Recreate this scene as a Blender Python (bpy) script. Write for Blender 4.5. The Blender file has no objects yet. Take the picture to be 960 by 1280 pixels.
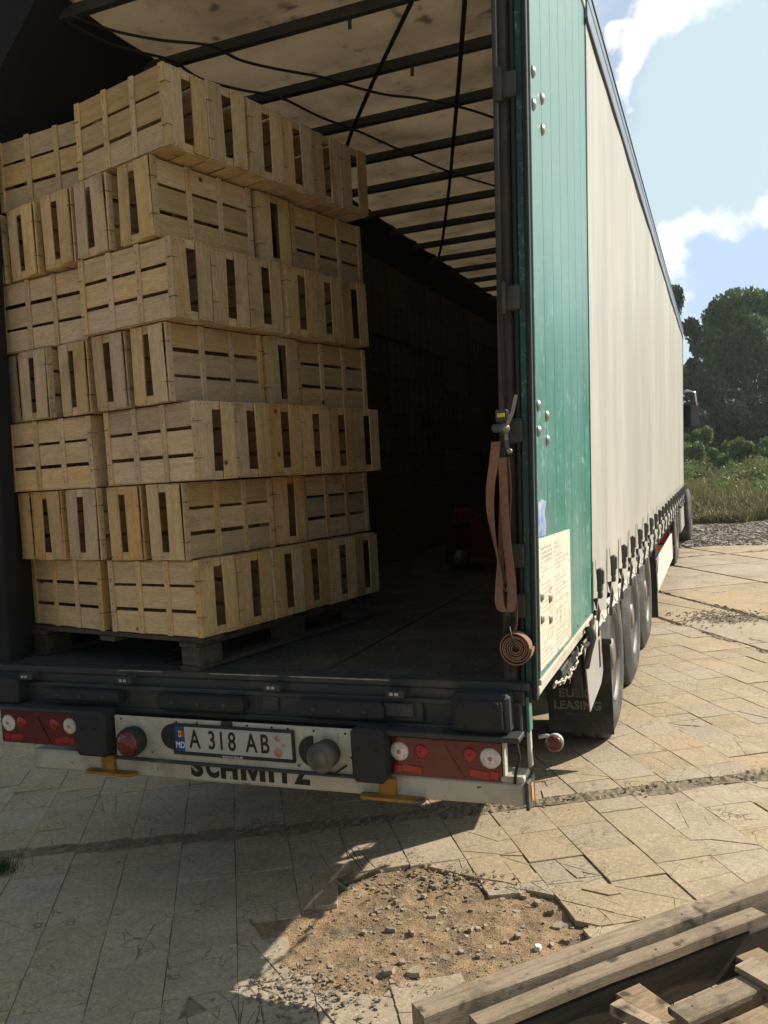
import bpy, bmesh, math, random
import numpy as np
from mathutils import Vector, Matrix, noise
rnd = random.Random(7)
S = bpy.context.scene
COL = S.collection
R = math.radians

# ------------------------------------------------------------------ camera
CX, CY, CZ = 1.9006, -2.967, 1.7404
YAW, PITCH, ROLL, FPX = 0.37759, 0.045996, -0.060578, 1059.365
_f = Vector((-math.sin(YAW)*math.cos(PITCH), math.cos(YAW)*math.cos(PITCH), -math.sin(PITCH)))
_r = Vector((math.cos(YAW), math.sin(YAW), 0))
_u = _r.cross(_f)
_r2 = _r*math.cos(ROLL)+_u*math.sin(ROLL)
_u2 = -_r*math.sin(ROLL)+_u*math.cos(ROLL)
cam = bpy.data.cameras.new('camera'); camo = bpy.data.objects.new('camera', cam); COL.objects.link(camo)
M = Matrix((_r2, _u2, -_f)).transposed().to_4x4(); M.translation = (CX, CY, CZ)
camo.matrix_world = M
cam.sensor_fit = 'VERTICAL'; cam.sensor_height = 36; cam.lens = FPX/1280*36
cam.clip_start = 0.05; cam.clip_end = 2000
S.camera = camo

def ray(u, v):
    return _f + _r2*((u-480)/FPX) - _u2*((v-640)/FPX)
def toscreen(p):
    d = Vector(p)-Vector((CX, CY, CZ)); z = d.dot(_f)
    if z < .05: return None
    return (480+FPX*d.dot(_r2)/z, 640-FPX*d.dot(_u2)/z, z)

# ------------------------------------------------------------------ sun, sky, exposure
SUN = Vector((1.09, 0.98, 1.0)).normalized()
sl = bpy.data.lights.new('sun', 'SUN'); sl.energy = 5.0; sl.angle = R(0.53); sl.color = (1, .93, .82)
so = bpy.data.objects.new('sun', sl); COL.objects.link(so)
so.rotation_euler = SUN.to_track_quat('Z', 'Y').to_euler()
w = bpy.data.worlds.new("World"); S.world = w; w.use_nodes = True
nt = w.node_tree; nt.nodes.clear()
def N(t, typ, **k):
    n = t.nodes.new(typ)
    for a, b in k.items():
        if a.startswith('_'): setattr(n, a[1:], b)
        else: n.inputs[a.replace('__', ' ')].default_value = b
    return n
def L(t, a, b): t.links.new(a, b)
sky = N(nt, 'ShaderNodeTexSky', _sky_type='NISHITA')
sky.sun_disc = False; sky.sun_elevation = math.asin(SUN.z); sky.sun_rotation = math.atan2(SUN.x, SUN.y)
sky.air_density = 1.0; sky.dust_density = 1.6; sky.ozone_density = 1.0
tc = N(nt, 'ShaderNodeTexCoord')
nz = N(nt, 'ShaderNodeTexNoise', Scale=7.0, Detail=9.0, Roughness=.6)
L(nt, tc.outputs['Generated'], nz.inputs['Vector'])
off = N(nt, 'ShaderNodeVectorMath', _operation='MULTIPLY_ADD')
sb = N(nt, 'ShaderNodeVectorMath', _operation='SUBTRACT'); sb.inputs[1].default_value = (.5, .5, .5)
L(nt, nz.outputs['Color'], sb.inputs[0]); L(nt, sb.outputs[0], off.inputs[0]); off.inputs[1].default_value = (.22, .22, .22)
L(nt, tc.outputs['Generated'], off.inputs[2])
nrm = N(nt, 'ShaderNodeVectorMath', _operation='NORMALIZE'); L(nt, off.outputs[0], nrm.inputs[0])
def blob(d, rad, soft):
    dn = d.normalized()
    dist = N(nt, 'ShaderNodeVectorMath', _operation='DISTANCE'); L(nt, nrm.outputs[0], dist.inputs[0]); dist.inputs[1].default_value = dn
    mr = N(nt, 'ShaderNodeMapRange'); mr.inputs['From Min'].default_value = rad; mr.inputs['From Max'].default_value = rad-soft
    L(nt, dist.outputs['Value'], mr.inputs['Value']); return mr.outputs[0]
def mx(a, b):
    m = N(nt, 'ShaderNodeMath', _operation='MAXIMUM'); L(nt, a, m.inputs[0]); L(nt, b, m.inputs[1]); return m.outputs[0]
white = None
for (px, py, rr_, s_) in [(850, 12, .050, .018), (815, 55, .040, .016), (794, 96, .030, .014), (768, 36, .018, .01), (925, -60, .07, .03),
                       (930, 300, .030, .02), (958, 285, .045, .02), (880, 325, .045, .02), (845, 345, .04, .02), (1010, 290, .05, .03)]:
    b_ = blob(ray(px, py), rr_, s_); white = b_ if white is None else mx(white, b_)
n2 = N(nt, 'ShaderNodeTexNoise', Scale=2.2, Detail=8.0, Roughness=.55)
L(nt, tc.outputs['Generated'], n2.inputs['Vector'])
mr2 = N(nt, 'ShaderNodeMapRange'); mr2.inputs['From Min'].default_value = .6; mr2.inputs['From Max'].default_value = .68
L(nt, n2.outputs['Fac'], mr2.inputs['Value'])
nearv = blob(ray(840, 200), .5, .12)
inv = N(nt, 'ShaderNodeMath', _operation='SUBTRACT'); inv.inputs[0].default_value = 1; L(nt, nearv, inv.inputs[1])
mm = N(nt, 'ShaderNodeMath', _operation='MULTIPLY'); L(nt, mr2.outputs[0], mm.inputs[0]); L(nt, inv.outputs[0], mm.inputs[1])
white = mx(white, mm.outputs[0])
grey = mx(mx(blob(ray(765, 75), .075, .05), blob(ray(780, 10), .06, .04)), blob(ray(925, 345), .06, .03))
def mixc(t, f, a, b):
    m = N(t, 'ShaderNodeMix', _data_type='RGBA')
    for s, v in ((m.inputs[0], f), (m.inputs[6], a), (m.inputs[7], b)):
        if isinstance(v, (int, float)): s.default_value = v
        elif isinstance(v, tuple): s.default_value = (*v, 1)
        else: L(t, v, s)
    return m.outputs[2]
dv = N(nt, 'ShaderNodeVectorMath', _operation='DOT_PRODUCT'); L(nt, tc.outputs['Generated'], dv.inputs[0]); dv.inputs[1].default_value = (.62, .74, .25)
veil = N(nt, 'ShaderNodeMapRange', _interpolation_type='SMOOTHSTEP'); veil.inputs['From Min'].default_value = -.3; veil.inputs['From Max'].default_value = .9; veil.inputs['To Min'].default_value = .08; veil.inputs['To Max'].default_value = .9
L(nt, dv.outputs['Value'], veil.inputs['Value'])
skyg = mixc(nt, veil.outputs[0], sky.outputs[0], (10.6, 13.2, 14.2))
c1 = mixc(nt, grey, skyg, (7.6, 9.3, 12.0))
c2 = mixc(nt, white, c1, (18, 18, 18))
c2 = mixc(nt, blob(ray(930, 355), .062, .022), c2, (8.6, 11.2, 15.2))
bg = N(nt, 'ShaderNodeBackground', Strength=0.05); L(nt, c2, bg.inputs['Color'])
wo = N(nt, 'ShaderNodeOutputWorld'); L(nt, bg.outputs[0], wo.inputs[0])
S.view_settings.view_transform = 'Standard'; S.view_settings.look = 'None'
S.view_settings.exposure = 0.45; S.view_settings.gamma = 1
S.render.resolution_x = 768; S.render.resolution_y = 1024

# ------------------------------------------------------------------ materials
MATS = {}
def mat(name, c1=(.5,.5,.5), c2=None, rough=.7, scale=8, stretch=(1,1,1), bump=.3, bdist=.002, var=0.0, metal=0, spec=.4,
        dirt=None, dscale=3, dlo=.5, dhi=.65, detail=5, grain=0, trans=None, coat=0, speck=None, speckscale=60, spk=(.58, .68), crack=None, crackscale=6, knots=None, tint=False):
    m = bpy.data.materials.new(name); m.use_nodes = True; t = m.node_tree; t.nodes.clear(); MATS[name] = m
    out = N(t, 'ShaderNodeOutputMaterial'); p = N(t, 'ShaderNodeBsdfPrincipled'); L(t, p.outputs[0], out.inputs[0])
    p.inputs['Roughness'].default_value = rough; p.inputs['Metallic'].default_value = metal
    p.inputs['Specular IOR Level'].default_value = spec; p.inputs['Coat Weight'].default_value = coat
    tc = N(t, 'ShaderNodeTexCoord'); oi = N(t, 'ShaderNodeObjectInfo')
    ad = N(t, 'ShaderNodeVectorMath', _operation='MULTIPLY_ADD')
    cmb = N(t, 'ShaderNodeCombineXYZ')
    for i in range(3): L(t, oi.outputs['Random'], cmb.inputs[i])
    L(t, cmb.outputs[0], ad.inputs[0]); ad.inputs[1].default_value = (17, 31, 23) if var > 0 else (0, 0, 0); L(t, tc.outputs['Object'], ad.inputs[2])
    mp = N(t, 'ShaderNodeMapping'); mp.inputs['Scale'].default_value = stretch; L(t, ad.outputs[0], mp.inputs['Vector'])
    n1 = N(t, 'ShaderNodeTexNoise', Scale=scale, Detail=detail, Roughness=.6); L(t, mp.outputs[0], n1.inputs['Vector'])
    mr = N(t, 'ShaderNodeMapRange'); mr.inputs['From Min'].default_value = .3; mr.inputs['From Max'].default_value = .7; L(t, n1.outputs['Fac'], mr.inputs['Value'])
    col = mixc(t, mr.outputs[0], c1, c2 or c1)
    h = n1.outputs['Fac']
    if grain:
        g = N(t, 'ShaderNodeTexNoise', Scale=scale*grain, Detail=3, Roughness=.7); L(t, mp.outputs[0], g.inputs['Vector'])
        gr = N(t, 'ShaderNodeMapRange'); gr.inputs['From Min'].default_value = .35; gr.inputs['From Max'].default_value = .7
        gr.inputs['To Min'].default_value = .78; gr.inputs['To Max'].default_value = 1.12; L(t, g.outputs['Fac'], gr.inputs['Value'])
        v = N(t, 'ShaderNodeVectorMath', _operation='SCALE'); L(t, col, v.inputs[0]); L(t, gr.outputs[0], v.inputs['Scale']); col = v.outputs[0]
        h = g.outputs['Fac']
    if var > 0:
        r2 = N(t, 'ShaderNodeMapRange'); r2.inputs['To Min'].default_value = 1-var; r2.inputs['To Max'].default_value = 1+var*.7; L(t, oi.outputs['Random'], r2.inputs['Value'])
        v = N(t, 'ShaderNodeVectorMath', _operation='SCALE'); L(t, col, v.inputs[0]); L(t, r2.outputs[0], v.inputs['Scale'])
        hs = N(t, 'ShaderNodeHueSaturation'); L(t, v.outputs[0], hs.inputs['Color'])
        mu = N(t, 'ShaderNodeMath', _operation='MULTIPLY'); mu.inputs[1].default_value = 7.31; L(t, oi.outputs['Random'], mu.inputs[0])
        fr = N(t, 'ShaderNodeMath', _operation='FRACT'); L(t, mu.outputs[0], fr.inputs[0])
        r3 = N(t, 'ShaderNodeMapRange'); r3.inputs['To Min'].default_value = .84; r3.inputs['To Max'].default_value = 1.12; L(t, fr.outputs[0], r3.inputs['Value']); L(t, r3.outputs[0], hs.inputs['Saturation'])
        col = hs.outputs[0]
    if tint:
        tm = N(t, 'ShaderNodeMix', _data_type='RGBA', _blend_type='MULTIPLY'); tm.inputs[0].default_value = 1; L(t, col, tm.inputs[6]); L(t, oi.outputs['Color'], tm.inputs[7]); col = tm.outputs[2]
    if knots:
        vo = N(t, 'ShaderNodeTexVoronoi', Scale=knots); L(t, ad.outputs[0], vo.inputs['Vector'])
        kr = N(t, 'ShaderNodeMapRange'); kr.inputs['From Min'].default_value = .10; kr.inputs['From Max'].default_value = .05; L(t, vo.outputs['Distance'], kr.inputs['Value'])
        sp = N(t, 'ShaderNodeSeparateColor'); L(t, vo.outputs['Color'], sp.inputs[0])
        gt = N(t, 'ShaderNodeMath', _operation='GREATER_THAN'); gt.inputs[1].default_value = .72; L(t, sp.outputs[0], gt.inputs[0])
        km = N(t, 'ShaderNodeMath', _operation='MULTIPLY'); L(t, kr.outputs[0], km.inputs[0]); L(t, gt.outputs[0], km.inputs[1])
        col = mixc(t, km.outputs[0], col, (.10, .055, .025))
    if dirt:
        d = N(t, 'ShaderNodeTexNoise', Scale=dscale, Detail=7, Roughness=.65); L(t, ad.outputs[0], d.inputs['Vector'])
        dr = N(t, 'ShaderNodeMapRange'); dr.inputs['From Min'].default_value = dlo; dr.inputs['From Max'].default_value = dhi; L(t, d.outputs['Fac'], dr.inputs['Value'])
        col = mixc(t, dr.outputs[0], col, dirt)
    if speck:
        s_ = N(t, 'ShaderNodeTexNoise', Scale=speckscale, Detail=2, Roughness=.8); L(t, ad.outputs[0], s_.inputs['Vector'])
        sr = N(t, 'ShaderNodeMapRange'); sr.inputs['From Min'].default_value = spk[0]; sr.inputs['From Max'].default_value = spk[1]; L(t, s_.outputs['Fac'], sr.inputs['Value'])
        col = mixc(t, sr.outputs[0], col, speck)
    if crack:
        wv = N(t, 'ShaderNodeTexNoise', Scale=9, Detail=4); L(t, ad.outputs[0], wv.inputs['Vector'])
        wa = N(t, 'ShaderNodeVectorMath', _operation='MULTIPLY_ADD'); L(t, wv.outputs['Color'], wa.inputs[0]); wa.inputs[1].default_value = (.12, .12, .12); L(t, ad.outputs[0], wa.inputs[2])
        vo = N(t, 'ShaderNodeTexVoronoi', _feature='DISTANCE_TO_EDGE', Scale=crackscale); L(t, wa.outputs[0], vo.inputs['Vector'])
        cr = N(t, 'ShaderNodeMapRange'); cr.inputs['From Min'].default_value = .022; cr.inputs['From Max'].default_value = .006; L(t, vo.outputs['Distance'], cr.inputs['Value'])
        ms = N(t, 'ShaderNodeTexNoise', Scale=3.3, Detail=3); L(t, ad.outputs[0], ms.inputs['Vector'])
        mg = N(t, 'ShaderNodeMapRange'); mg.inputs['From Min'].default_value = .50; mg.inputs['From Max'].default_value = .60; L(t, ms.outputs['Fac'], mg.inputs['Value'])
        km = N(t, 'ShaderNodeMath', _operation='MULTIPLY'); L(t, cr.outputs[0], km.inputs[0]); L(t, mg.outputs[0], km.inputs[1])
        col = mixc(t, km.outputs[0], col, crack)
    L(t, col, p.inputs['Base Color'])
    if bump:
        b = N(t, 'ShaderNodeBump', Strength=bump, Distance=bdist); L(t, h, b.inputs['Height']); L(t, b.outputs[0], p.inputs['Normal'])
    if trans:
        tr = N(t, 'ShaderNodeBsdfTranslucent'); L(t, col, tr.inputs['Color'])
        ms_ = N(t, 'ShaderNodeMixShader'); ms_.inputs[0].default_value = trans; L(t, p.outputs[0], ms_.inputs[1]); L(t, tr.outputs[0], ms_.inputs[2]); L(t, ms_.outputs[0], out.inputs[0])
    return m
W1, W2 = (.78, .55, .285), (.60, .40, .185)
mat('crate_x', W1, W2, tint=True, rough=.75, scale=5, stretch=(1, 6, 9), bump=.5, bdist=.0015, var=.24, grain=6, knots=7, dirt=(.30,.20,.11), dlo=.56, dhi=.75, dscale=4)
mat('crate_y', W1, W2, tint=True, rough=.75, scale=5, stretch=(9, 1, 6), bump=.5, bdist=.0015, var=.18, grain=6)
mat('crate_z', W1, W2, tint=True, rough=.75, scale=5, stretch=(9, 6, 1), bump=.5, bdist=.0015, var=.18, grain=6, knots=6, dirt=(.28,.19,.10), dlo=.56, dhi=.75, dscale=4)
mat('old_wood', (.11, .083, .058), (.05, .04, .03), .85, 5, (1, 8, 8), .6, .003, .3, grain=6)
mat('lumber', (.47, .345, .215), (.28, .20, .125), .85, 7, (.8, 9, 9), 1, .004, .22, detail=8, grain=6, knots=6, speck=(.09, .06, .04), speckscale=9, spk=(.60, .70), dirt=(.13, .095, .06), dlo=.55, dhi=.72, dscale=5)
mat('wire', (.06, .045, .035), rough=.5, metal=.6, bump=0)
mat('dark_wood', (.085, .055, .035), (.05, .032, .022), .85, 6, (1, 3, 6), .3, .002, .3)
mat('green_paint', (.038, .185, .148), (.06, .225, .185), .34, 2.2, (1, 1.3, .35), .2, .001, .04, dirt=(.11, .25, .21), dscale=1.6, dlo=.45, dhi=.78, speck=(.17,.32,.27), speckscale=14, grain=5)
def pale_by_height(m, pale, z0_, z1_):
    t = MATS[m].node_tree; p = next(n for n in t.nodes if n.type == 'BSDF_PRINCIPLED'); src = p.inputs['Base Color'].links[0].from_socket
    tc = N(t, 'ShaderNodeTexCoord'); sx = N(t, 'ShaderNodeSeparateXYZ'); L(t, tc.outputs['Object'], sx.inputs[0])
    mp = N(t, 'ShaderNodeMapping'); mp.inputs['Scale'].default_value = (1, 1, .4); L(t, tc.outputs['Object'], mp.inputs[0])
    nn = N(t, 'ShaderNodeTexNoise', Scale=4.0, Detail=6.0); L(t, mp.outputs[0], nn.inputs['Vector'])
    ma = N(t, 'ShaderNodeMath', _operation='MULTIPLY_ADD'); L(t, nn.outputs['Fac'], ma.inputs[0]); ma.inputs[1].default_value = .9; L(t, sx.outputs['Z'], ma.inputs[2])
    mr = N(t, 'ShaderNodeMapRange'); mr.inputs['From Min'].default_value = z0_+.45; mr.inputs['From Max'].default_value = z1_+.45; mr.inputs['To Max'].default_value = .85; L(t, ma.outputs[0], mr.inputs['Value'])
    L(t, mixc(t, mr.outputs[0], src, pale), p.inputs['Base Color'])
pale_by_height('green_paint', (.16, .275, .24), 2.0, 2.75)  # door paint turns paler with height, edge broken up by noise
mat('green_dark', (.02, .085, .075), (.012, .05, .045), .4, 6, (1, 1, .3), .2, .001, 0, speck=(.1, .2, .17), speckscale=40)
mat('rubber', (.018, .018, .018), (.03, .03, .028), .75, 12, bump=.3)
mat('steel_black', (.028, .033, .032), (.05, .052, .048), .55, 7, bump=.4, dirt=(.085, .065, .05), dscale=6, dlo=.55, dhi=.7)
mat('post_steel', (.075, .066, .058), (.04, .035, .03), .6, 10, (1, 1, .2), .4, dirt=(.12, .075, .05), dscale=5)
mat('buckle', (.10, .10, .10), (.06, .06, .06), .55, 12, bump=.3, metal=.2)
mat('cream_paint', (.56, .52, .41), (.46, .42, .33), .5, 6, bump=.2, dirt=(.24, .19, .13), dscale=5, dlo=.5, dhi=.8, speck=(.07,.055,.04), speckscale=34, spk=(.66, .72))
mat('curtain', (.455, .43, .375), (.425, .40, .34), .45, .6, (1, 1.2, .25), .35, .02, 0, dirt=(.40, .36, .29), dscale=.9, dlo=.45, dhi=.85, grain=3)
mat('canvas', (.44, .325, .20), (.32, .23, .135), .8, 2.5, bump=.8, bdist=.02, dirt=(.19, .125, .07), dscale=1.5, dlo=.45, dhi=.70, trans=.17, speck=(.10, .075, .05), speckscale=5, spk=(.62, .72))
mat('alu', (.42, .43, .44), (.32, .33, .34), .4, 9, bump=.15, metal=.6)
mat('rail_blue', (.22, .27, .33), (.17, .20, .25), .35, 9, bump=.1, metal=.3)
mat('rail_dark', (.05, .06, .075), rough=.5, bump=0)
mat('floor_ply', (.06, .055, .048), (.035, .032, .03), .7, 4, (3, 1, 1), .4, .002, 0, dirt=(.10, .09, .075), dscale=3, speck=(.15,.14,.12), speckscale=50)
mat('inner_black', (.016, .016, .016), (.010, .010, .010), .9, 4, bump=.2)
mat('tyre', (.045, .043, .040), (.07, .066, .06), .8, 9, bump=.4, dirt=(.17, .15, .12), dscale=5, dlo=.5, dhi=.7)
mat('rim', (.20, .19, .17), (.13, .12, .11), .55, 9, bump=.3, metal=.3, dirt=(.25,.2,.14), dscale=6)
mat('lens_red', (.15, .008, .010), (.10, .005, .006), .22, 20, bump=.2, bdist=.001, spec=.5, coat=.4)
mat('lens_red_bright', (.42, .02, .02), (.28, .012, .012), .2, 60, bump=.8, bdist=.002, coat=.4)
mat('lens_clear', (.85, .76, .68), (.60, .48, .40), .15, 90, bump=1, bdist=.002, coat=.5, detail=1)
mat('lens_orange', (.75, .25, .03), rough=.25, bump=0)
mat('white_plate', (.46, .45, .41), (.38, .37, .33), .4, 8, bump=.05)
mat('ink_black', (.012, .012, .012), rough=.5, bump=0)
mat('ink_grey', (.20, .19, .165), (.09,.085,.075), .7, 40, bump=0)
mat('ink_white', (.7, .7, .7), rough=.5, bump=0)
mat('plate_blue', (.01, .05, .22), rough=.4, bump=0)
mat('flag_yellow', (.7, .5, .02), rough=.4, bump=0)
mat('flag_red', (.5, .02, .03), rough=.4, bump=0)
mat('stamp_red', (.5, .2, .18), rough=.5, bump=0)
mat('yellow_paint', (.42, .20, .03), (.28, .13, .025), .6, 14, bump=.4, dirt=(.10, .06, .04), dscale=9, dlo=.48, dhi=.6)
mat('grey_plastic', (.06, .058, .055), (.045, .042, .04), .6, 9, bump=.2, dirt=(.15, .13, .11))
mat('strap', (.30, .155, .095), (.21, .105, .065), .85, 60, (1, 1, 1), .5, .001, 0, detail=2, dirt=(.22, .12, .08), dscale=9)
mat('zinc', (.34, .32, .27), (.24, .22, .18), .4, 14, bump=.2, metal=.7)
mat('sticker', (.66, .62, .50), (.60, .56, .44), .55, 5, bump=.1, dirt=(.5, .42, .28), dscale=6, dlo=.5, dhi=.75, speck=(.35, .30, .22), speckscale=30)
mat('print_ink', (.36, .32, .25), (.50, .46, .37), .7, 60, bump=0)
mat('sticker_blue', (.05, .13, .42), (.45, .47, .45), .6, 16, bump=.1)
mat('flap', (.022, .022, .022), (.035, .033, .03), .8, 7, bump=.3, dirt=(.07, .06, .05), dscale=4)
mat('plate_grey', (.36, .345, .31), (.30, .28, .25), .55, 5, bump=.1)
mat('white_panel', (.62, .61, .56), (.52, .51, .46), .5, 5, bump=.1)
mat('red_paint', (.13, .015, .012), (.08, .01, .01), .45, 6, bump=.1)
mat('cab_dark', (.02, .025, .03), rough=.3, bump=0, coat=.3)
mat('glass', (.02, .03, .035), rough=.05, bump=0, spec=.8)
mat('chrome', (.6, .6, .6), rough=.15, bump=0, metal=1)
TILE1, TILE2 = (.46, .35, .225), (.375, .285, .185)
mat('tile', TILE1, TILE2, .85, 5, bump=.5, bdist=.003, var=.07, grain=9, dirt=(.28, .21, .14), dscale=3.5, dlo=.5, dhi=.8, speck=(.48, .43, .35), speckscale=90, crack=(.15,.115,.075), crackscale=9)
mat('slab', TILE1, TILE2, .85, 2.5, bump=.5, bdist=.006, var=.08, grain=12, dirt=(.27, .21, .15), dscale=1.2, dlo=.48, dhi=.72, crack=(.12,.10,.07), crackscale=1.6)
mat('dirt', (.34, .26, .17), (.19, .145, .095), .95, 14, bump=.8, bdist=.01, grain=8)
mat('sand', (.46, .30, .16), (.24, .155, .085), .95, 7, bump=1, bdist=.008, grain=18, dirt=(.12, .095, .07), dscale=6, dlo=.5, dhi=.66, speck=(.5, .38, .24), speckscale=130)
mat('chip', (.42, .34, .24), (.29, .23, .155), .9, 9, bump=.6, bdist=.004, var=.25, grain=8)
mat('white_stone', (.75, .73, .68), rough=.7, scale=20, bump=.3)
mat('ground_far', (.33, .27, .19), (.24, .19, .13), .95, 1.5, bump=.6, bdist=.01, grain=12)
mat('gravel', (.42, .37, .30), (.28, .24, .19), .95, 25, bump=.6, bdist=.01, grain=3)
mat('leaf', (.085, .15, .05), (.15, .215, .08), .6, 1.2, bump=0, var=0, trans=.22, detail=2)
mat('leaf_dark', (.045, .068, .035), (.07, .09, .045), .6, .8, bump=0, trans=.15, detail=2)
mat('leaf_bright', (.17, .24, .06), (.12, .18, .045), .6, 1.5, bump=0, trans=.3, detail=2)
mat('grass_dry', (.32, .27, .13), (.17, .18, .065), .8, .35, bump=0, trans=.2, detail=3)
mat('grass_green', (.05, .08, .025), (.07, .09, .03), .8, 5, bump=0, trans=.2)
mat('bark', (.09, .07, .05), (.05, .04, .03), .9, 6, (1, 1, .3), .8, .02)

# ------------------------------------------------------------------ mesh helpers
class MB:
    def __init__(s): s.v = []; s.f = []; s.m = []; s.sm = []
    def add(s, vs, fs, mi=0, smooth=False):
        b = len(s.v); s.v += [tuple(v) for v in vs]
        s.f += [tuple(b+i for i in f) for f in fs]; s.m += [mi]*len(fs); s.sm += [smooth]*len(fs); return s
    def box(s, c, d, bev=0, rot=None, mi=0, jit=0):
        hx, hy, hz = d[0]/2, d[1]/2, d[2]/2; b = min(bev, hx*.45, hy*.45, hz*.45)
        vs = []
        if b <= 0:
            vs = [Vector((x, y, z)) for x in (-hx, hx) for y in (-hy, hy) for z in (-hz, hz)]
            fs = [(0,1,3,2), (4,6,7,5), (0,4,5,1), (2,3,7,6), (0,2,6,4), (1,5,7,3)]
        else:
            idx = {}
            for i in (-1, 1):
                for j in (-1, 1):
                    for k in (-1, 1):
                        for a, v in enumerate(((i*hx, j*(hy-b), k*(hz-b)), (i*(hx-b), j*hy, k*(hz-b)), (i*(hx-b), j*(hy-b), k*hz))):
                            idx[(i, j, k, a)] = len(vs); vs.append(Vector(v))
            fs = []
            for a in range(3):
                o = [q for q in range(3) if q != a]
                for sgn in (-1, 1):
                    q = []
                    for (p1, p2) in ((-1,-1), (1,-1), (1,1), (-1,1)):
                        c3 = [0,0,0]; c3[a] = sgn; c3[o[0]] = p1; c3[o[1]] = p2; q.append(idx[(*c3, a)])
                    fs.append(q)
                for p1 in (-1, 1):
                    for p2 in (-1, 1):
                        q = []
                        for e, a2 in ((-1, o[0]), (1, o[0]), (1, o[1]), (-1, o[1])):
                            c3 = [0,0,0]; c3[a] = e; c3[o[0]] = p1; c3[o[1]] = p2; q.append(idx[(*c3, a2)])
                        fs.append(q)
            for i in (-1, 1):
                for j in (-1, 1):
                    for k in (-1, 1): fs.append([idx[(i, j, k, a)] for a in range(3)])
        if jit: vs = [v+Vector((rnd.uniform(-jit, jit), rnd.uniform(-jit, jit), rnd.uniform(-jit, jit))) for v in vs]
        if rot is not None: vs = [rot@v for v in vs]
        c = Vector(c)
        return s.add([v+c for v in vs], fs, mi)
    def tube(s, pts, r, n=8, mi=0, caps=True):
        pts = [Vector(p) for p in pts]; rs = r if isinstance(r, (list, tuple)) else [r]*len(pts); vs = []; fs = []
        pu = None
        for i, p in enumerate(pts):
            d = (pts[min(i+1, len(pts)-1)]-pts[max(i-1, 0)]).normalized()
            if pu is None: pu = d.orthogonal().normalized()
            a = (pu-d*pu.dot(d)).normalized(); pu = a; b = d.cross(a)
            for k in range(n):
                t = 2*math.pi*k/n; vs.append(p+(a*math.cos(t)+b*math.sin(t))*rs[i])
        for i in range(len(pts)-1):
            for k in range(n): fs.append((i*n+k, i*n+(k+1) % n, (i+1)*n+(k+1) % n, (i+1)*n+k))
        if caps: fs.append(tuple(range(n))[::-1]); fs.append(tuple((len(pts)-1)*n+k for k in range(n)))
        return s.add(vs, fs, mi, n > 5)
    def lathe(s, c, axis, prof, n=32, mi=0, smooth=True):     # prof: (distance along axis, radius)
        ax = Vector(axis).normalized(); a = ax.orthogonal().normalized(); b = ax.cross(a); c = Vector(c); vs = []; fs = []
        for (h, r) in prof:
            for k in range(n):
                t = 2*math.pi*k/n; vs.append(c+ax*h+(a*math.cos(t)+b*math.sin(t))*r)
        for i in range(len(prof)-1):
            for k in range(n): fs.append((i*n+k, i*n+(k+1) % n, (i+1)*n+(k+1) % n, (i+1)*n+k))
        fs.append(tuple(range(n))[::-1]); fs.append(tuple((len(prof)-1)*n+k for k in range(n)))
        return s.add(vs, fs, mi, smooth)
    def prism(s, poly, ext, mi=0):                            # poly: list of 3D points, ext: vector
        n = len(poly); e = Vector(ext); p = [Vector(q) for q in poly]
        fs = [tuple(range(n))[::-1], tuple(range(n, 2*n))]+[(i, (i+1) % n, n+(i+1) % n, n+i) for i in range(n)]
        return s.add(p+[q+e for q in p], fs, mi)
    def ribbon(s, pts, wv, th, mi=0):                         # flat webbing along pts, width vectors wv (one or list), thickness th
        pts = [Vector(p) for p in pts]; n = len(pts); ws = [Vector(q) for q in wv] if isinstance(wv, list) else [Vector(wv)]*n; vs = []
        for i, p in enumerate(pts):
            d = (pts[min(i+1, n-1)]-pts[max(i-1, 0)]).normalized(); nn = ws[i].cross(d).normalized()*th/2
            vs += [p-ws[i]/2-nn, p+ws[i]/2-nn, p+ws[i]/2+nn, p-ws[i]/2+nn]
        fs = [(0, 3, 2, 1), (4*n-4, 4*n-3, 4*n-2, 4*n-1)]
        for i in range(n-1):
            for k in range(4): fs.append((4*i+k, 4*i+(k+1) % 4, 4*i+4+(k+1) % 4, 4*i+4+k))
        return s.add(vs, fs, mi, False)
    def mesh(s, name, mats, fn=None):
        me = bpy.data.meshes.new(name)
        vs = [tuple(fn(Vector(v))) for v in s.v] if fn else s.v
        me.from_pydata(vs, [], s.f)
        for m in (mats if isinstance(mats, (list, tuple)) else [mats]): me.materials.append(MATS[m])
        me.polygons.foreach_set('material_index', s.m); me.polygons.foreach_set('use_smooth', s.sm)
        bm = bmesh.new(); bm.from_mesh(me); bmesh.ops.recalc_face_normals(bm, faces=bm.faces); bm.to_mesh(me); bm.free()
        me.update(); return me
    def build(s, name, mats, parent=None, fn=None, **props):
        return obj(name, s.mesh(name, mats, fn), parent, **props)
def obj(name, me, parent=None, **props):
    o = bpy.data.objects.new(name, me); COL.objects.link(o)
    if parent is not None: o.parent = parent
    for k, v in props.items(): o[k] = v
    return o
def thing(name, label, cat, loc=(0, 0, 0), rz=0, group=None):
    o = bpy.data.objects.new(name, None); COL.objects.link(o); o.location = loc; o.rotation_euler = (0, 0, rz)
    o.empty_display_size = .1; o['label'] = label; o['category'] = cat
    if group: o['group'] = group
    return o
KL = 0.0358
def lean(v):                                                   # the racked body leans a little to its right
    return Vector((v.x+KL*max(0, v.z-.93), v.y, v.z))
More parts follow.
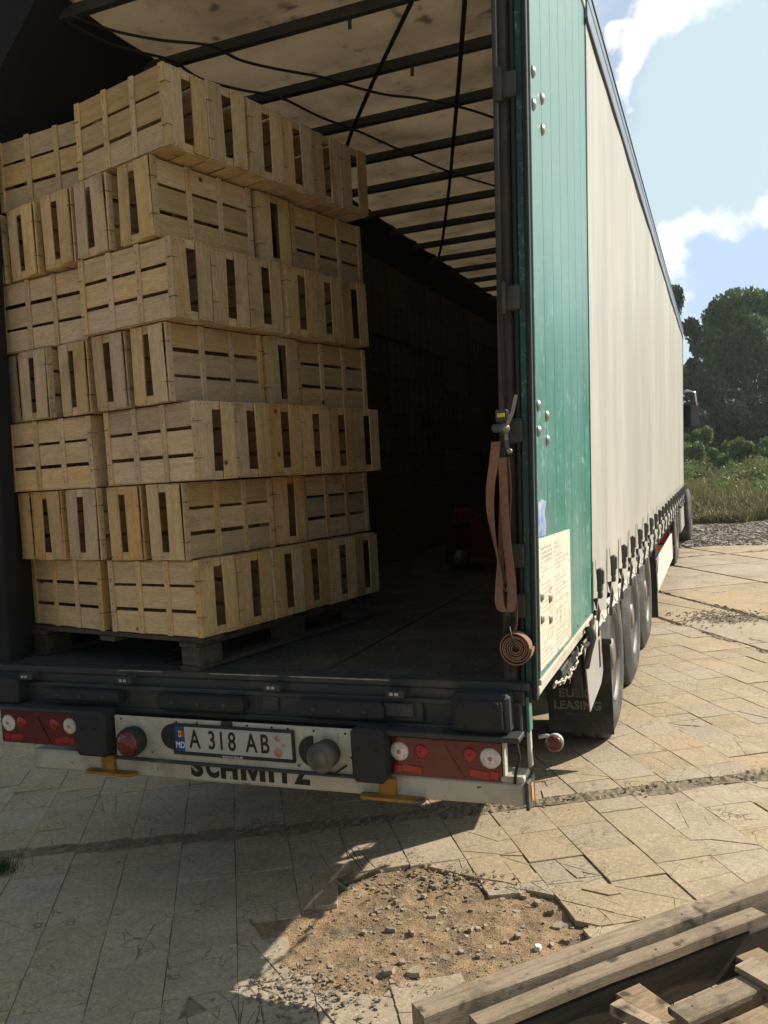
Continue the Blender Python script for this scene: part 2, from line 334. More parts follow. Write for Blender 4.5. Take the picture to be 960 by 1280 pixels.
def text_mesh(txt, size, mats, ext=.001, bold=0, sx=1, space=1):
    cu = bpy.data.curves.new('txt', 'FONT'); cu.body = txt; cu.size = size; cu.extrude = ext; cu.offset = bold
    cu.align_x = 'CENTER'; cu.align_y = 'CENTER'; cu.resolution_u = 4; cu.space_character = space
    o = bpy.data.objects.new('txt', cu); COL.objects.link(o)
    dg = bpy.context.evaluated_depsgraph_get(); me = bpy.data.meshes.new_from_object(o.evaluated_get(dg))
    me.materials.clear(); me.materials.append(MATS[mats]); bpy.data.objects.remove(o)
    for v in me.vertices: v.co.x *= sx
    return me
def place_text(name, me, loc, parent, rot=(R(90), 0, 0), **props):
    o = obj(name, me, parent, **props); o.location = loc; o.rotation_euler = rot; return o

# ------------------------------------------------------------------ ground
NV = Vector((.8486, .5290, 0)); TV = Vector((.5290, -.8486, 0))
def nt2(n, t, z=0): return NV*n+TV*t+Vector((0, 0, z))
g = MB(); g.add([(-400, -400, -.045), (400, -400, -.045), (400, 400, -.045), (-400, 400, -.045)], [(0, 1, 2, 3)])
g.build('ground', 'ground_far', kind='structure')
PIT = [(.22,-.17),(.27,.1),(.33,.28),(.50,.47),(.68,.49),(.80,.44),(.90,.40),(1.0,.33),(1.10,.35),(1.21,.40),(1.27,.33),(1.40,.11),(1.6,-.22),(1.4,-.5),(1.1,-.42),(.97,-.34),(.80,-.37),(.67,-.49),(.52,-.45),(.44,-.37),(.33,-.30)]
def inpoly(x, y, P):
    c = False; j = len(P)-1
    for i in range(len(P)):
        if (P[i][1] > y) != (P[j][1] > y) and x < (P[j][0]-P[i][0])*(y-P[i][1])/(P[j][1]-P[i][1])+P[i][0]: c = not c
        j = i
    return c
def seamt(n):
    pts = [(-6, -1.0), (-1.135, -.80), (.2, -.67), (1.245, -.58), (2.745, -.53), (8, -.4)]
    for a, b in zip(pts, pts[1:]):
        if n <= b[0]: return a[1]+(b[1]-a[1])*(n-a[0])/(b[0]-a[0])
    return pts[-1][1]
def split_poly(P, depth, rr):
    if depth == 0: return [P]
    cx = sum(p[0] for p in P)/len(P); cy = sum(p[1] for p in P)/len(P)
    size = max(math.hypot(p[0]-cx, p[1]-cy) for p in P)
    a = rr.uniform(0, math.pi); ox = cx+rr.uniform(-.3, .3)*size; oy = cy+rr.uniform(-.3, .3)*size
    nx, ny = math.cos(a), math.sin(a); A = []; B = []
    for i in range(len(P)):
        p, q = P[i], P[(i+1) % len(P)]; dp = (p[0]-ox)*nx+(p[1]-oy)*ny; dq = (q[0]-ox)*nx+(q[1]-oy)*ny
        (A if dp >= 0 else B).append(p)
        if dp*dq < 0:
            k = dp/(dp-dq); x = (p[0]+(q[0]-p[0])*k, p[1]+(q[1]-p[1])*k); A.append(x); B.append(x)
    out = []
    for Q in (A, B):
        if len(Q) >= 3: out += split_poly(Q, depth-1 if rr.random() > .25 else max(0, depth-2), rr)
    return out
def inset(P, d):
    n = len(P); area = sum(P[i][0]*P[(i+1) % n][1]-P[(i+1) % n][0]*P[i][1] for i in range(n))/2
    if area < 0: P = P[::-1]; area = -area
    if area < 2e-4: return None
    c = (sum(p[0] for p in P)/n, sum(p[1] for p in P)/n); out = []
    for i in range(n):
        p0, p1, p2 = P[i-1], P[i], P[(i+1) % n]
        e1 = Vector((p1[0]-p0[0], p1[1]-p0[1])); e2 = Vector((p2[0]-p1[0], p2[1]-p1[1]))
        if e1.length < 1e-5 or e2.length < 1e-5: continue
        n1 = Vector((-e1.y, e1.x)).normalized(); n2 = Vector((-e2.y, e2.x)).normalized(); b = n1+n2
        if b.length < .3: b = n1
        b = b/max(.5, b.dot(n1)); out.append((p1[0]+b.x*d, p1[1]+b.y*d))
    return out if len(out) >= 3 else None
def slab_piece(mb, P, z, th, rr, gap=.0018, tilt=.006, ch=.0022):
    q0 = inset(P, gap)
    if not q0: return
    q1 = inset(q0, ch)
    if not q1 or len(q1) != len(q0): q1 = q0
    # ragged edge points
    n = len(q0); tx, ty = rr.uniform(-tilt, tilt), rr.uniform(-tilt, tilt)
    cx = sum(p[0] for p in q0)/n; cy = sum(p[1] for p in q0)/n
    def zz(x, y): return z+(x-cx)*tx+(y-cy)*ty
    def W(p, z): w_ = NV*p[0]+TV*p[1]; return (w_.x, w_.y, z)
    vs = [W(p, zz(*p)) for p in q1]+[W(p, zz(*p)-.0025) for p in q0]+[W(p, z-th) for p in q0]
    fs = [tuple(range(n))]+[(i, (i+1) % n, n+(i+1) % n, n+i) for i in range(n)]+[(n+i, n+(i+1) % n, 2*n+(i+1) % n, 2*n+i) for i in range(n)]
    mb.add(vs, fs)
def ragged(P, rr, amp):
    out = []
    for i in range(len(P)):
        p, q = P[i], P[(i+1) % len(P)]; out.append((p[0]+rr.uniform(-amp, amp)*.6, p[1]+rr.uniform(-amp, amp)*.6))
        l = math.hypot(q[0]-p[0], q[1]-p[1]); k = int(l/.06)
        for j in range(1, k): out.append((p[0]+(q[0]-p[0])*j/k+rr.uniform(-amp, amp), p[1]+(q[1]-p[1])*j/k+rr.uniform(-amp, amp)))
    return out
pav = MB(); cell = .11; n_ = -3.4
while n_ < 4.5:
    t_ = -9.5
    while t_ < 2.2:
        big = 1 if (n_ > 2.2 or n_ < -1 or t_ < -1.5) else 0
        c_ = nt2(n_+cell/2, t_+cell/2)
        if not (.14 < c_.x < 1.68 and -.58 < c_.y < .58):
            pav.add([nt2(n_, t_, -.007), nt2(n_+cell, t_, -.007), nt2(n_+cell, t_+cell, -.007), nt2(n_, t_+cell, -.007)], [(0, 1, 2, 3)])
        t_ += cell
    n_ += cell
pavement = pav.build('pavement', 'dirt', kind='structure')
NW = .2535; tr_ = random.Random(11); tiles = []
for ci in range(-13, 18):
    n0 = -.04+NW*ci; n1 = n0+NW; nc = (n0+n1)/2; ts = seamt(nc)
    for sgn in (1, -1):
        t = ts+sgn*.055; first = True
        end = 2.0 if sgn > 0 else -8.6
        while (t < end) if sgn > 0 else (t > end):
            l = (tr_.uniform(.10, .28) if first else .283); first = False; t2 = t+sgn*l
            a, b = min(t, t2), max(t, t2); tiles.append((n0, n1, a, b)); t = t2
tiles_info = []
for (n0, n1, a, b) in tiles:
    c = nt2((n0+n1)/2, (a+b)/2); s = toscreen(c); vis = False; size = 0
    if s:
        vis = -30 < s[0] < 990 and s[1] < 1310; size = 1/s[2]
        if c.x < 1.0 and s[1] < 985 and c.y > .3: vis = vis and (s[0] < 40 and c.x > -2.6)
        if c.x < 1.25 and s[1] < 900: vis = False
    tiles_info.append((vis, size, (n0, n1, a, b), c))
tiles_info.sort(key=lambda q: (-int(q[0]), -q[1]))
rest = MB(); nparts = 0
for (vis, size, (n0, n1, a, b), c) in tiles_info:
    rr = random.Random(int((n0*1000+b*7777)))
    P = [(n0, a), (n1, a), (n1, b), (n0, b)]
    near_pit = min(math.hypot(c.x-p[0], c.y-p[1]) for p in PIT) < .17
    corner = (c.x-.42)**2+(c.y+.72)**2 < .33**2
    inp = inpoly(c.x, c.y, PIT)
    depth = 0
    if vis and c.y < 3.2:
        q = rr.random(); depth = 0 if q < .45 else (1 if q < .70 else (2 if q < .90 else 3))
        if c.x < .2: depth = min(depth, 1 if rr.random() < .6 else 2)
        if near_pit or inp: depth = 4
        if corner: depth = 5
    elif vis: depth = rr.choice((0, 0, 0, 1))
    mb = MB() if (vis and nparts < 300) else rest
    k0 = len(mb.v)
    zt = rr.uniform(-.003, .003)
    for Q in split_poly(P, depth, rr):
        cx = sum(p[0] for p in Q)/len(Q); cy = sum(p[1] for p in Q)/len(Q); wc = nt2(cx, cy)
        if inpoly(wc.x, wc.y, PIT) or (corner and rr.random() < .10): continue
        if depth >= 1: Q = ragged(Q, rr, .0035 if depth >= 4 else .0016)
        slab_piece(mb, Q, zt+(rr.uniform(-.004, .002) if depth > 1 else 0), .024, rr, gap=.0004 if 0 < depth < 4 else (.0010 if depth else .0016), ch=.0022 if depth == 0 else .0012)
    if mb is not rest and len(mb.v):
        mb.build('paving_tile', 'tile', pavement); nparts += 1
if rest.v: rest.build('paving_tiles', 'tile', pavement, kind='stuff')
# larger concrete slabs beyond the second seam and far up the yard
slabs = MB().add([nt2(4.55, 4, -.03), nt2(40, 4, -.03), nt2(40, -11.5, -.03), nt2(4.55, -11.5, -.03)], [(0, 1, 2, 3)]).build('concrete_yard', 'dirt', kind='structure')
rr = random.Random(5)
def big_slab(n0, n1, a, b):
    mb = MB()
    for Q in split_poly([(n0, a), (n1, a), (n1, b), (n0, b)], rr.choice((0, 0, 1)), rr):
        slab_piece(mb, ragged(Q, rr, .006), rr.uniform(-.006, .004), .03, rr, gap=.006, tilt=.003)
    mb.build('concrete_slab', 'slab', slabs)
n = 4.56
for wd in (.86, 1.5, 1.5, 2.0, 2.0, 2.5, 2.5, 3, 3, 3, 3, 4):
    t = 3.5-rr.uniform(0, 1)
    while t > -10.8:
        l = min(rr.uniform(1.6, 2.2), t+11.0)
        big_slab(n, n+wd-.05, t-l, t); t -= l+.012
    n += wd
# dirt ridges in the joints between paving fields
def noise_strip(name, cl, wid, hgt, material, parent=None, step=.02, nx=12, base=-.03, seed=0, **props):
    mb = MB(); tot = 0; pts = [cl[0]]
    for a, b in zip(cl, cl[1:]):
        a = Vector(a); b = Vector(b); k = max(1, int((b-a).length/step))
        for i in range(1, k+1): pts.append(a.lerp(b, i/k))
    pts = [Vector(p) for p in pts]; vs = []
    for i, p in enumerate(pts):
        d = (pts[min(i+1, len(pts)-1)]-pts[max(i-1, 0)]).normalized(); sd = Vector((-d.y, d.x, 0))
        ww = wid*(.65+.7*noise.noise(Vector((p.x*2.1, p.y*2.1, seed))))
        for k in range(nx+1):
            s = k/nx*2-1; q = p+sd*s*ww/2
            h = hgt*(1-s*s)*(.1+1.3*max(0, noise.noise(Vector((q.x*6, q.y*6, seed+3)))+.15)) + hgt*1.5*noise.noise(Vector((q.x*34, q.y*34, seed)))*(1-abs(s)**3) - hgt*.5
            vs.append((q.x, q.y, .004+h if abs(s) < .99 else base))
    fs = [(i*(nx+1)+k, i*(nx+1)+k+1, (i+1)*(nx+1)+k+1, (i+1)*(nx+1)+k) for i in range(len(pts)-1) for k in range(nx)]
    mb.add(vs, fs); return mb.build(name, material, parent, **props)
noise_strip('dirt_ridge', [tuple(nt2(q, seamt(q))) for q in (-3.2, -1.1, .2, 1.25, 2.2, 2.75, 4.4)], .23, .012, 'dirt', kind='structure', seed=2)
noise_strip('dirt_ridge', [tuple(nt2(4.5, q)) for q in (2.5, 0, -3, -6, -9.4)], .13, .016, 'dirt', kind='structure', step=.04, seed=5)
noise_strip('dirt_ridge', [tuple(nt2(5.42, q)) for q in (2, -2, -5, -8, -11)], .14, .022, 'dirt', kind='structure', step=.06, seed=8)
noise_strip('dirt_ridge', [tuple(nt2(q, -9.7)) for q in (2, 5, 9, 14)], .3, .02, 'dirt', kind='structure', step=.08, seed=9)
# the sandy hole
pit = MB(); NXP, NYP = 170, 120; x0, x1, y0, y1 = .12, 1.7, -.6, .6; vs = []
def pit_h(x, y):
    v = Vector((x, y, 0)); h = -.013+.018*noise.noise(v*3.1)+.010*noise.noise(v*12)+.005*noise.noise(v*38)
    if y > .18+.25*(x-.9) and x > .75: h -= .006
    return max(min(h, .006), -.03)
for j in range(NYP+1):
    for i in range(NXP+1):
        x = x0+(x1-x0)*i/NXP; y = y0+(y1-y0)*j/NYP
        vs.append((x, y, pit_h(x, y) if inpoly(x, y, PIT) else -.0095+.002*noise.noise(Vector((x*20, y*20, 1)))))
pit.add(vs, [(j*(NXP+1)+i, j*(NXP+1)+i+1, (j+1)*(NXP+1)+i+1, (j+1)*(NXP+1)+i) for j in range(NYP) for i in range(NXP)], smooth=True)
pit.build('sand_bed', 'sand', kind='structure')
def rock(mb, c, s, rr, flat=.6, mi=0):
    q = []
    for i in (-1, 1):
        for j in (-1, 1):
            for k in (-1, 1): q.append(Vector((i*rr.uniform(.5, 1), j*rr.uniform(.5, 1), k*rr.uniform(.5, 1)*flat)))
    rot = Matrix.Rotation(rr.uniform(0, 6.28), 3, 'Z')@Matrix.Rotation(rr.uniform(-.4, .4), 3, 'X')
    mb.add([Vector(c)+rot@(v*s) for v in q], [(0,1,3,2), (4,6,7,5), (0,4,5,1), (2,3,7,6), (0,2,6,4), (1,5,7,3)], mi)
rr = random.Random(21); gv = MB()
for i in range(4200):
    x, y = rr.uniform(.2, 1.5), rr.uniform(-.5, .5)
    if not inpoly(x, y, PIT): continue
    s = rr.choice((.0012, .0015, .002, .0025, .0035)); s = s if rr.random() > .06 else s*2.6
    rock(gv, (x, y, pit_h(x, y)+s*.25), s, rr)
for i in range(420):
    x, y = rr.uniform(.2, 1.5), rr.uniform(-.5, .5)
    if not inpoly(x, y, PIT) or (x > .95 and rr.random() < .6): continue
    s = rr.uniform(.005, .017); k = len(gv.v); rock(gv, (x, y, pit_h(x, y)-.001), s, rr, .28)
for i in range(2600):
    k = rr.randrange(len(PIT)); q = rr.random(); a_, b_ = PIT[k], PIT[(k+1) % len(PIT)]
    x = a_[0]+(b_[0]-a_[0])*q+rr.gauss(0, .035); y = a_[1]+(b_[1]-a_[1])*q+rr.gauss(0, .035)
    if inpoly(x, y, PIT): continue
    rock(gv, (x, y, .003), rr.choice((.001, .0012, .0016, .0025)), rr)
gv.build('sand_grit', 'chip', kind='stuff', label='loose grit and pebbles scattered over the sandy hole', category='grit')
def flat_chip(c, s, rr, th=.012):
    n = rr.randint(5, 7); mb = MB(); a0 = rr.uniform(0, 6)
    P = [(math.cos(a0+i*6.283/n)*s*rr.uniform(.55, 1.1), math.sin(a0+i*6.283/n)*s*rr.uniform(.45, .8)) for i in range(n)]
    R3 = Matrix.Rotation(rr.uniform(-.25, .25), 3, 'X')@Matrix.Rotation(rr.uniform(-.25, .25), 3, 'Y')@Matrix.Rotation(rr.uniform(0, 6.28), 3, 'Z')
    top = [R3@Vector((p[0]*.85, p[1]*.85, th/2)) for p in P]; bot = [R3@Vector((p[0], p[1], -th/2)) for p in P]
    mb.add(top+bot, [tuple(range(n))]+[tuple(range(n, 2*n))[::-1]]+[(i, (i+1) % n, n+(i+1) % n, n+i) for i in range(n)]); return mb
def gp(u, v, z=-.005):
    d = ray(u, v); t = (z-CZ)/d.z; return Vector((CX, CY, CZ))+d*t
chips = [(485,1217,.030),(520,1217,.036),(503,1205,.016),(515,1167,.017),(588,1162,.015),(598,1160,.014),(607,1157,.013),(672,1127,.02),(690,1137,.026),(698,1155,.028),(648,1172,.017),(690,1179,.014),(577,1192,.013),(598,1197,.013),
         (556,1134,.016),(545,1110,.02),(500,1105,.015),(490,1160,.022),(563,1100,.018),(574,1098,.014),(530,1098,.016),(470,1138,.012),(455,1162,.014),(530,1120,.014),(632,1178,.012),(460,1120,.013),(655,1118,.013),(495,1190,.016),(541,1143,.02),(707,1172,.016)]
for i, (u, v, s) in enumerate(chips):
    p = gp(u, v); o = flat_chip(p, s*1.25, rr, .007+s*.22).build('concrete_chip', 'chip'); o.location = (p.x, p.y, pit_h(p.x, p.y)+.007)
    o['category'] = 'stone chip'
    if i == 1: o['label'] = 'largest flat grey concrete chip at the near edge of the sandy hole'
    elif i == 0: o['label'] = 'flat concrete chip propped left of the largest chip at the near edge of the hole'
    else: o['label'] = 'small broken concrete chip lying in the sandy hole'; o['group'] = 'small broken chips in the hole'
p = gp(673, 1187); o = flat_chip(p, .022, rr, .016).build('white_stone', 'white_stone', label='bright white stone lying beside the lumber at the edge of the hole', category='stone'); o.location = (p.x, p.y, .003)
# rubble between broken tiles bottom centre and along seam
rb = MB()
for i in range(900):
    if i < 330: x, y = rr.gauss(.5, .12), rr.gauss(-.50, .07); s = rr.uniform(.003, .010)
    elif i < 620:
        q = rr.uniform(.6, 3); p_ = nt2(q, seamt(q)+rr.gauss(0, .05)); x, y = p_.x, p_.y; s = rr.uniform(.002, .008)
    elif i < 720: p_ = gp(rr.gauss(560, 45), rr.gauss(1100, 9)); x, y = p_.x, p_.y; s = rr.uniform(.003, .009)
    else: continue
    rock(rb, (x, y, rr.uniform(-.006, .004)), s, rr, .5)
for i in range(520):
    q = gp(902+rr.gauss(0, 30), 772+rr.gauss(0, 4.5)); rock(rb, (q.x, q.y, .004), rr.uniform(.004, .014), rr, .4)
rb.build('rubble', 'chip', kind='stuff', label='small crushed rubble lying along the joints of the pavement', category='rubble')
# gravel strip beyond the yard
gs = MB().add([(-20, 13.7, -.012), (40, 15.6, -.012), (40, 24, -.012), (-20, 22, -.012)], [(0, 1, 2, 3)]); gs.build('gravel_strip', 'gravel', kind='structure')
gg = MB()
for i in range(9000):
    x = rr.uniform(.3, 7); y = rr.uniform(13.9+.05*x, 19.5); s = rr.uniform(.010, .032) if rr.random() < .93 else rr.uniform(.04, .07); rock(gg, (x, y, 0), s, rr, .6)
gg.build('gravel_stones', 'gravel', kind='stuff', label='loose grey gravel between the concrete yard and the grass', category='gravel')

# ------------------------------------------------------------------ vegetation
def leaf_cloud(centers, radii, n, size, rr, hang=0.0, aspect=2.2):
    """many small leaf quads through a set of ellipsoid clumps"""
    C = np.array(centers, float); Rd = np.array(radii, float); r_ = np.random.RandomState(rr.randint(0, 99999))
    wgt = (Rd[:, 0]*Rd[:, 1]*Rd[:, 2])**.66; idx = r_.choice(len(C), n, p=wgt/wgt.sum())
    d = r_.normal(size=(n, 3)); d /= np.linalg.norm(d, axis=1)[:, None]; rad = r_.uniform(.15, 1.05, n)**.45
    P = C[idx]+d*rad[:, None]*Rd[idx]
    if hang: P[:, 2] -= r_.exponential(hang, n)*(r_.rand(n) < .5)
    ax = r_.normal(size=(n, 3)); ax[:, 2] -= (1.6 if hang else .2); ax /= np.linalg.norm(ax, axis=1)[:, None]
    b = np.cross(ax, r_.normal(size=(n, 3))); b /= np.linalg.norm(b, axis=1)[:, None]
    s = size*r_.uniform(.6, 1.4, n)[:, None]
    V = np.stack([P-ax*s*aspect/2, P+b*s/2, P+ax*s*aspect/2, P-b*s/2], 1).reshape(-1, 3)
    return V
def quads(name, V, material, parent=None, **props):
    me = bpy.data.meshes.new(name); n = len(V)//4
    me.vertices.add(len(V)); me.vertices.foreach_set('co', V.astype(np.float32).ravel())
    me.loops.add(4*n); me.loops.foreach_set('vertex_index', np.arange(4*n, dtype=np.int32))
    me.polygons.add(n); me.polygons.foreach_set('loop_start', np.arange(0, 4*n, 4, dtype=np.int32)); me.polygons.foreach_set('loop_total', np.full(n, 4, np.int32))
    me.materials.append(MATS[material]); me.update(); me.validate()
    return obj(name, me, parent, **props)
def tree(x, y, h, rx, label, leafmat, n=30000, size=.17, hang=0, z0=0, seed=0, clumps=46, low=.12):
    rr = random.Random(seed); t = thing('tree', label, 'tree', (x, y, z0), 0, 'trees beyond the yard')
    tk = MB(); tk.tube([(0, 0, -.3), (.1, .05, h*.25), (-.1, .1, h*.5), (.1, -.1, h*.8)], [h*.03, h*.022, h*.014, h*.005], 8)
    cs = []; rs = []
    for i in range(clumps):
        a = rr.uniform(0, 6.283); f = rr.uniform(low, .97); env = math.sin(min(1, (f-low*.6)/(1-low*.6))**.75*math.pi)**.55
        q = rx*env*math.sqrt(rr.uniform(.1, 1)); c = (math.cos(a)*q, math.sin(a)*q*.8, h*f)
        r0 = rx*rr.uniform(.10, .24); cs.append(c); rs.append((r0, r0, r0*rr.uniform(.7, 1.2)))
        if i % 3 == 0: tk.tube([(0, 0, max(.5, c[2]*.5)), (c[0]*.5, c[1]*.5, c[2]*.8), c], [h*.010, h*.006, h*.002], 5)
    tk.build('trunk', 'bark', t)
    quads('crown', leaf_cloud(cs, rs, n, size, rr, hang), leafmat, t); return t
tree(3.8, 58, 12.0, 4.6, 'tall broad willow with drooping foliage behind the grass bank', 'leaf', 60000, .15, 1.1, seed=5, clumps=80, low=.1)
tree(8.9, 60, 10.8, 4.2, 'drooping willow cut by the right edge of the view', 'leaf', 42000, .15, 1.0, seed=18, clumps=66, low=.1)
tree(-1.4, 55, 12.6, 3.2, 'narrow tree whose top shows just past the trailer roof', 'leaf_dark', 22000, .16, .2, seed=9)
tree(-9, 62, 11, 5, 'dark bushy tree hidden behind the trailer', 'leaf_dark', 9000, .32, 0, seed=12)
tree(15, 60, 11.5, 5, 'dark bushy tree outside the right edge', 'leaf_dark', 9000, .32, 0, seed=13)
for (x, y, h, rx, lb, mt, sd, nn) in [(2.6, 52, 5.6, 3.0, 'dark shrub thicket low between the trailer and the willow trunk', 'leaf_dark', 31, 26000), (7.2, 51.5, 6.2, 3.2, 'dark shrub thicket below the right-hand willow', 'leaf_dark', 32, 26000), (12, 52, 5, 3, 'dark shrub thicket past the right edge', 'leaf_dark', 33, 9000), (-3, 50, 5, 3, 'dark shrub thicket behind the trailer side', 'leaf_dark', 34, 9000)]:
    t = thing('shrub', lb, 'shrub', (x, y, 0)); r3 = random.Random(sd); cs = []; rs = []
    for i in range(26):
        a = r3.uniform(0, 6.28); q = rx*math.sqrt(r3.random()); cs.append((math.cos(a)*q, math.sin(a)*q*.6, h*r3.uniform(.1, .9)*(1-(q/rx)**3*.4))); r0 = r3.uniform(.5, 1.0); rs.append((r0, r0, r0))
    quads('foliage', leaf_cloud(cs, rs, nn, .17, r3), mt, t)
    MB().tube([(0, 0, -.2), (.1, 0, h*.5)], [.09, .03], 6).build('stem', 'bark', t)
for (u, v, y, h, rx, lb, sd) in [(885, 598, 40, 2.3, 1.9, 'bright green bush close to the trailer front corner', 41), (912, 600, 38, 1.5, 1.7, 'low bright green bush in the middle of the bank', 42), (962, 596, 36, 2.3, 1.2, 'bright green bush at the right edge of the bank', 43), (866, 575, 46, 3.2, .9, 'upright light green bush against the trailer front', 44)]:
    d = ray(u, v); x = CX+d.x*(y-CY)/d.y; t = thing('bush', lb, 'bush', (x, y, -.1)); r3 = random.Random(sd); cs = []; rs = []
    for i in range(30):
        a = r3.uniform(0, 6.28); q = rx*math.sqrt(r3.random()); cs.append((math.cos(a)*q, math.sin(a)*q*.6, h*r3.uniform(.1, .95))); r0 = r3.uniform(.12, .42); rs.append((r0, r0, r0*r3.uniform(.8, 1.6)))
    quads('foliage', leaf_cloud(cs, rs, 9000, .09, r3, .12), 'leaf_bright', t)
    MB().tube([(0, 0, -.2), (.05, 0, h*.6)], [.04, .015], 6).build('stem', 'bark', t)
# grassy bank: rolling ground plus blades
def bank_h(x, y):
    k = min(1, max(0, (y-18.5)/5)); return min(1, max(0, (y-22)/20))*.5+k*(.10+.50*(.5+.5*noise.noise(Vector((x*.22, y*.15, 3))))+.10*noise.noise(Vector((x*.9, y*.7, 5))))-.03
bk = MB(); vs = []; nxb, nyb = 70, 60
for j in range(nyb+1):
    for i in range(nxb+1):
        x = -25+70*i/nxb; y = 18+60*(j/nyb)**1.3; vs.append((x, y, bank_h(x, y)))
bk.add(vs, [(j*(nxb+1)+i, j*(nxb+1)+i+1, (j+1)*(nxb+1)+i+1, (j+1)*(nxb+1)+i) for j in range(nyb) for i in range(nxb)], smooth=True)
bk.build('grass_bank', 'grass_dry', kind='structure')
r_ = np.random.RandomState(4); nb = 60000
gx = r_.uniform(-2, 10, nb); gy = 19.3+30*r_.rand(nb)**1.5
keep = np.array([noise.noise(Vector((a*.5, b*.35, 9))) > -.28 for a, b in zip(gx, gy)]); gx, gy = gx[keep], gy[keep]
hz = np.array([bank_h(a, b) for a, b in zip(gx, gy)]); hh = r_.uniform(.15, .5, len(gx))*np.array([.6+.9*max(0, noise.noise(Vector((a*.35, b*.3, 1)))+.35) for a, b in zip(gx, gy)])
lx, ly = r_.normal(0, .14, len(gx)), r_.normal(0, .14, len(gx)); an = r_.uniform(0, 3.14, len(gx)); wx, wy = np.cos(an)*.022, np.sin(an)*.022
Vg = np.stack([np.stack([gx-wx, gy-wy, hz-.03], 1), np.stack([gx+wx, gy+wy, hz-.03], 1), np.stack([gx+lx+wx*.5, gy+ly+wy*.5, hz+hh], 1), np.stack([gx+lx-wx*.5, gy+ly-wy*.5, hz+hh*.97], 1)], 1).reshape(-1, 3)
quads('tall_grass', Vg, 'grass_dry', kind='stuff', label='tall dry grass covering the bank behind the gravel', category='grass')
cs, rs, cs2, rs2 = [], [], [], []
ru = random.Random(77)
for i in range(170):
    y = ru.uniform(22, 46); x = ru.uniform(-1, 8); h0 = ru.uniform(.2, .75); r0 = ru.uniform(.25, .8)
    (cs if i % 2 else cs2).append((x, y, bank_h(x, y)+h0*.4)); (rs if i % 2 else rs2).append((r0, r0, h0))
quads('weeds', leaf_cloud(cs, rs, 22000, .055, ru), 'leaf_bright', kind='stuff', label='mixed green weeds growing through the grass on the bank', category='weeds')
quads('dry_weeds', leaf_cloud(cs2, rs2, 22000, .055, ru), 'grass_dry', kind='stuff', label='brownish dry weeds tangled over the bank', category='weeds')
# small grass tuft growing in the joint at the left edge
r3 = np.random.RandomState(3); q0 = gp(2, 1090, 0); nb = 420
bx = q0.x+r3.normal(-.02, .045, nb); by = q0.y+r3.normal(0, .035, nb); hh = r3.uniform(.02, .075, nb); lx, ly = r3.normal(0, .02, nb), r3.normal(0, .02, nb)
Vt = np.stack([np.stack([bx-.0015, by, hh*0-.01], 1), np.stack([bx+.0015, by, hh*0-.01], 1), np.stack([bx+lx+.0006, by+ly, hh], 1), np.stack([bx+lx-.0006, by+ly, hh], 1)], 1).reshape(-1, 3)
quads('grass_tuft', Vt, 'grass_green', label='small dark green grass tuft in the pavement joint at the left edge', category='grass tuft')

# ------------------------------------------------------------------ the semi-trailer
T = thing('semi_trailer', 'open curtain-side semi-trailer with green rear door folded along its cream side', 'trailer')
LEN = 13.6; ZF = .965; XL, XR = -1.25, 1.25
def part(name, mb, mats, parent=T, fn=lean, **p): return mb.build(name, mats, parent, fn, **p)
part('load_floor', MB().box((0, 6.8, .94), (2.46, 13.5, .05)), 'floor_ply')
fl = bpy.data.objects['load_floor']
for i in range(4):
    part('floor_rail', MB().box((-1.2+.8*i, 6.78, .9665), (.03, 13.4, .006), .002), 'steel_black', fl)
# rear sill, buffers, small reflective stickers
sill = part('rear_sill', MB().box((0, -.012, .955), (2.5, .075, .028), .004).box((0, -.02, .912), (2.46, .05, .058), .004)
            .box((0, -.03, .842), (2.44, .06, .10), .006).box((0, -.068, .800), (2.36, .02, .022), .004).box((0,-.064,.895),(2.44,.012,.018),.003).box((-.65,-.066,.86),(.06,.016,.05),.004).box((.22,-.066,.86),(.07,.016,.06),.004).box((.80,-.07,.855),(.12,.02,.07),.004), 'steel_black')
for x0_, x1_, z in ((-.07, .25, .9705), (.30, .72, .9705), (-.52, -.30, .9705)):
    mb = MB(); k = 14
    pts = [Vector((x0_+(x1_-x0_)*i/k, -.0505, z-.006)) for i in range(k+1)]
    mb.ribbon(pts, [Vector((0, 0, .003+.006*abs(noise.noise(Vector((x0_*9+i*.9, 2.2, 0)))))) for i in range(k+1)], .0015)
    part('worn_edge', mb, 'zinc', sill)
for (xa, xb, z, h, d_) in ((-.88, -.48, .862, .048, .06), (-.29, .12, .856, .06, .065), (.365, .72, .862, .064, .07)):
    b = part('rubber_buffer', MB().box(((xa+xb)/2, -.06-d_/2, z), (xb-xa, d_, h), .012), 'rubber')
    for f in (.2, .5, .8):
        part('bolt', MB().lathe((xa+(xb-xa)*f, -.06-d_+.001, z), (0, -1, 0), [(0, .009), (.004, .009), (.005, .006)], 10), 'steel_black', b)
part('corner_block', MB().box((1.09, -.085, .875), (.21, .10, .14), .012).box((1.09, -.14, .875), (.17, .02, .10), .006), 'rubber')
cb = bpy.data.objects['corner_block']
for dx in (-.08, .08):
    for dz in (-.045, .045): part('bolt_hole', MB().lathe((1.09+dx*.8, -.149, .875+dz*.8), (0, -1, 0), [(0, .013), (.004, .012), (.004, .006)], 12), 'ink_black', cb)
part('corner_block', MB().box((-1.12, -.085, .87), (.2, .10, .11), .012), 'rubber')
part('door_lock_rail', MB().box((.72, -.075, .865), (.22, .05, .05), .005).box((.66,-.105,.86),(.05,.03,.035),.004), 'steel_black')
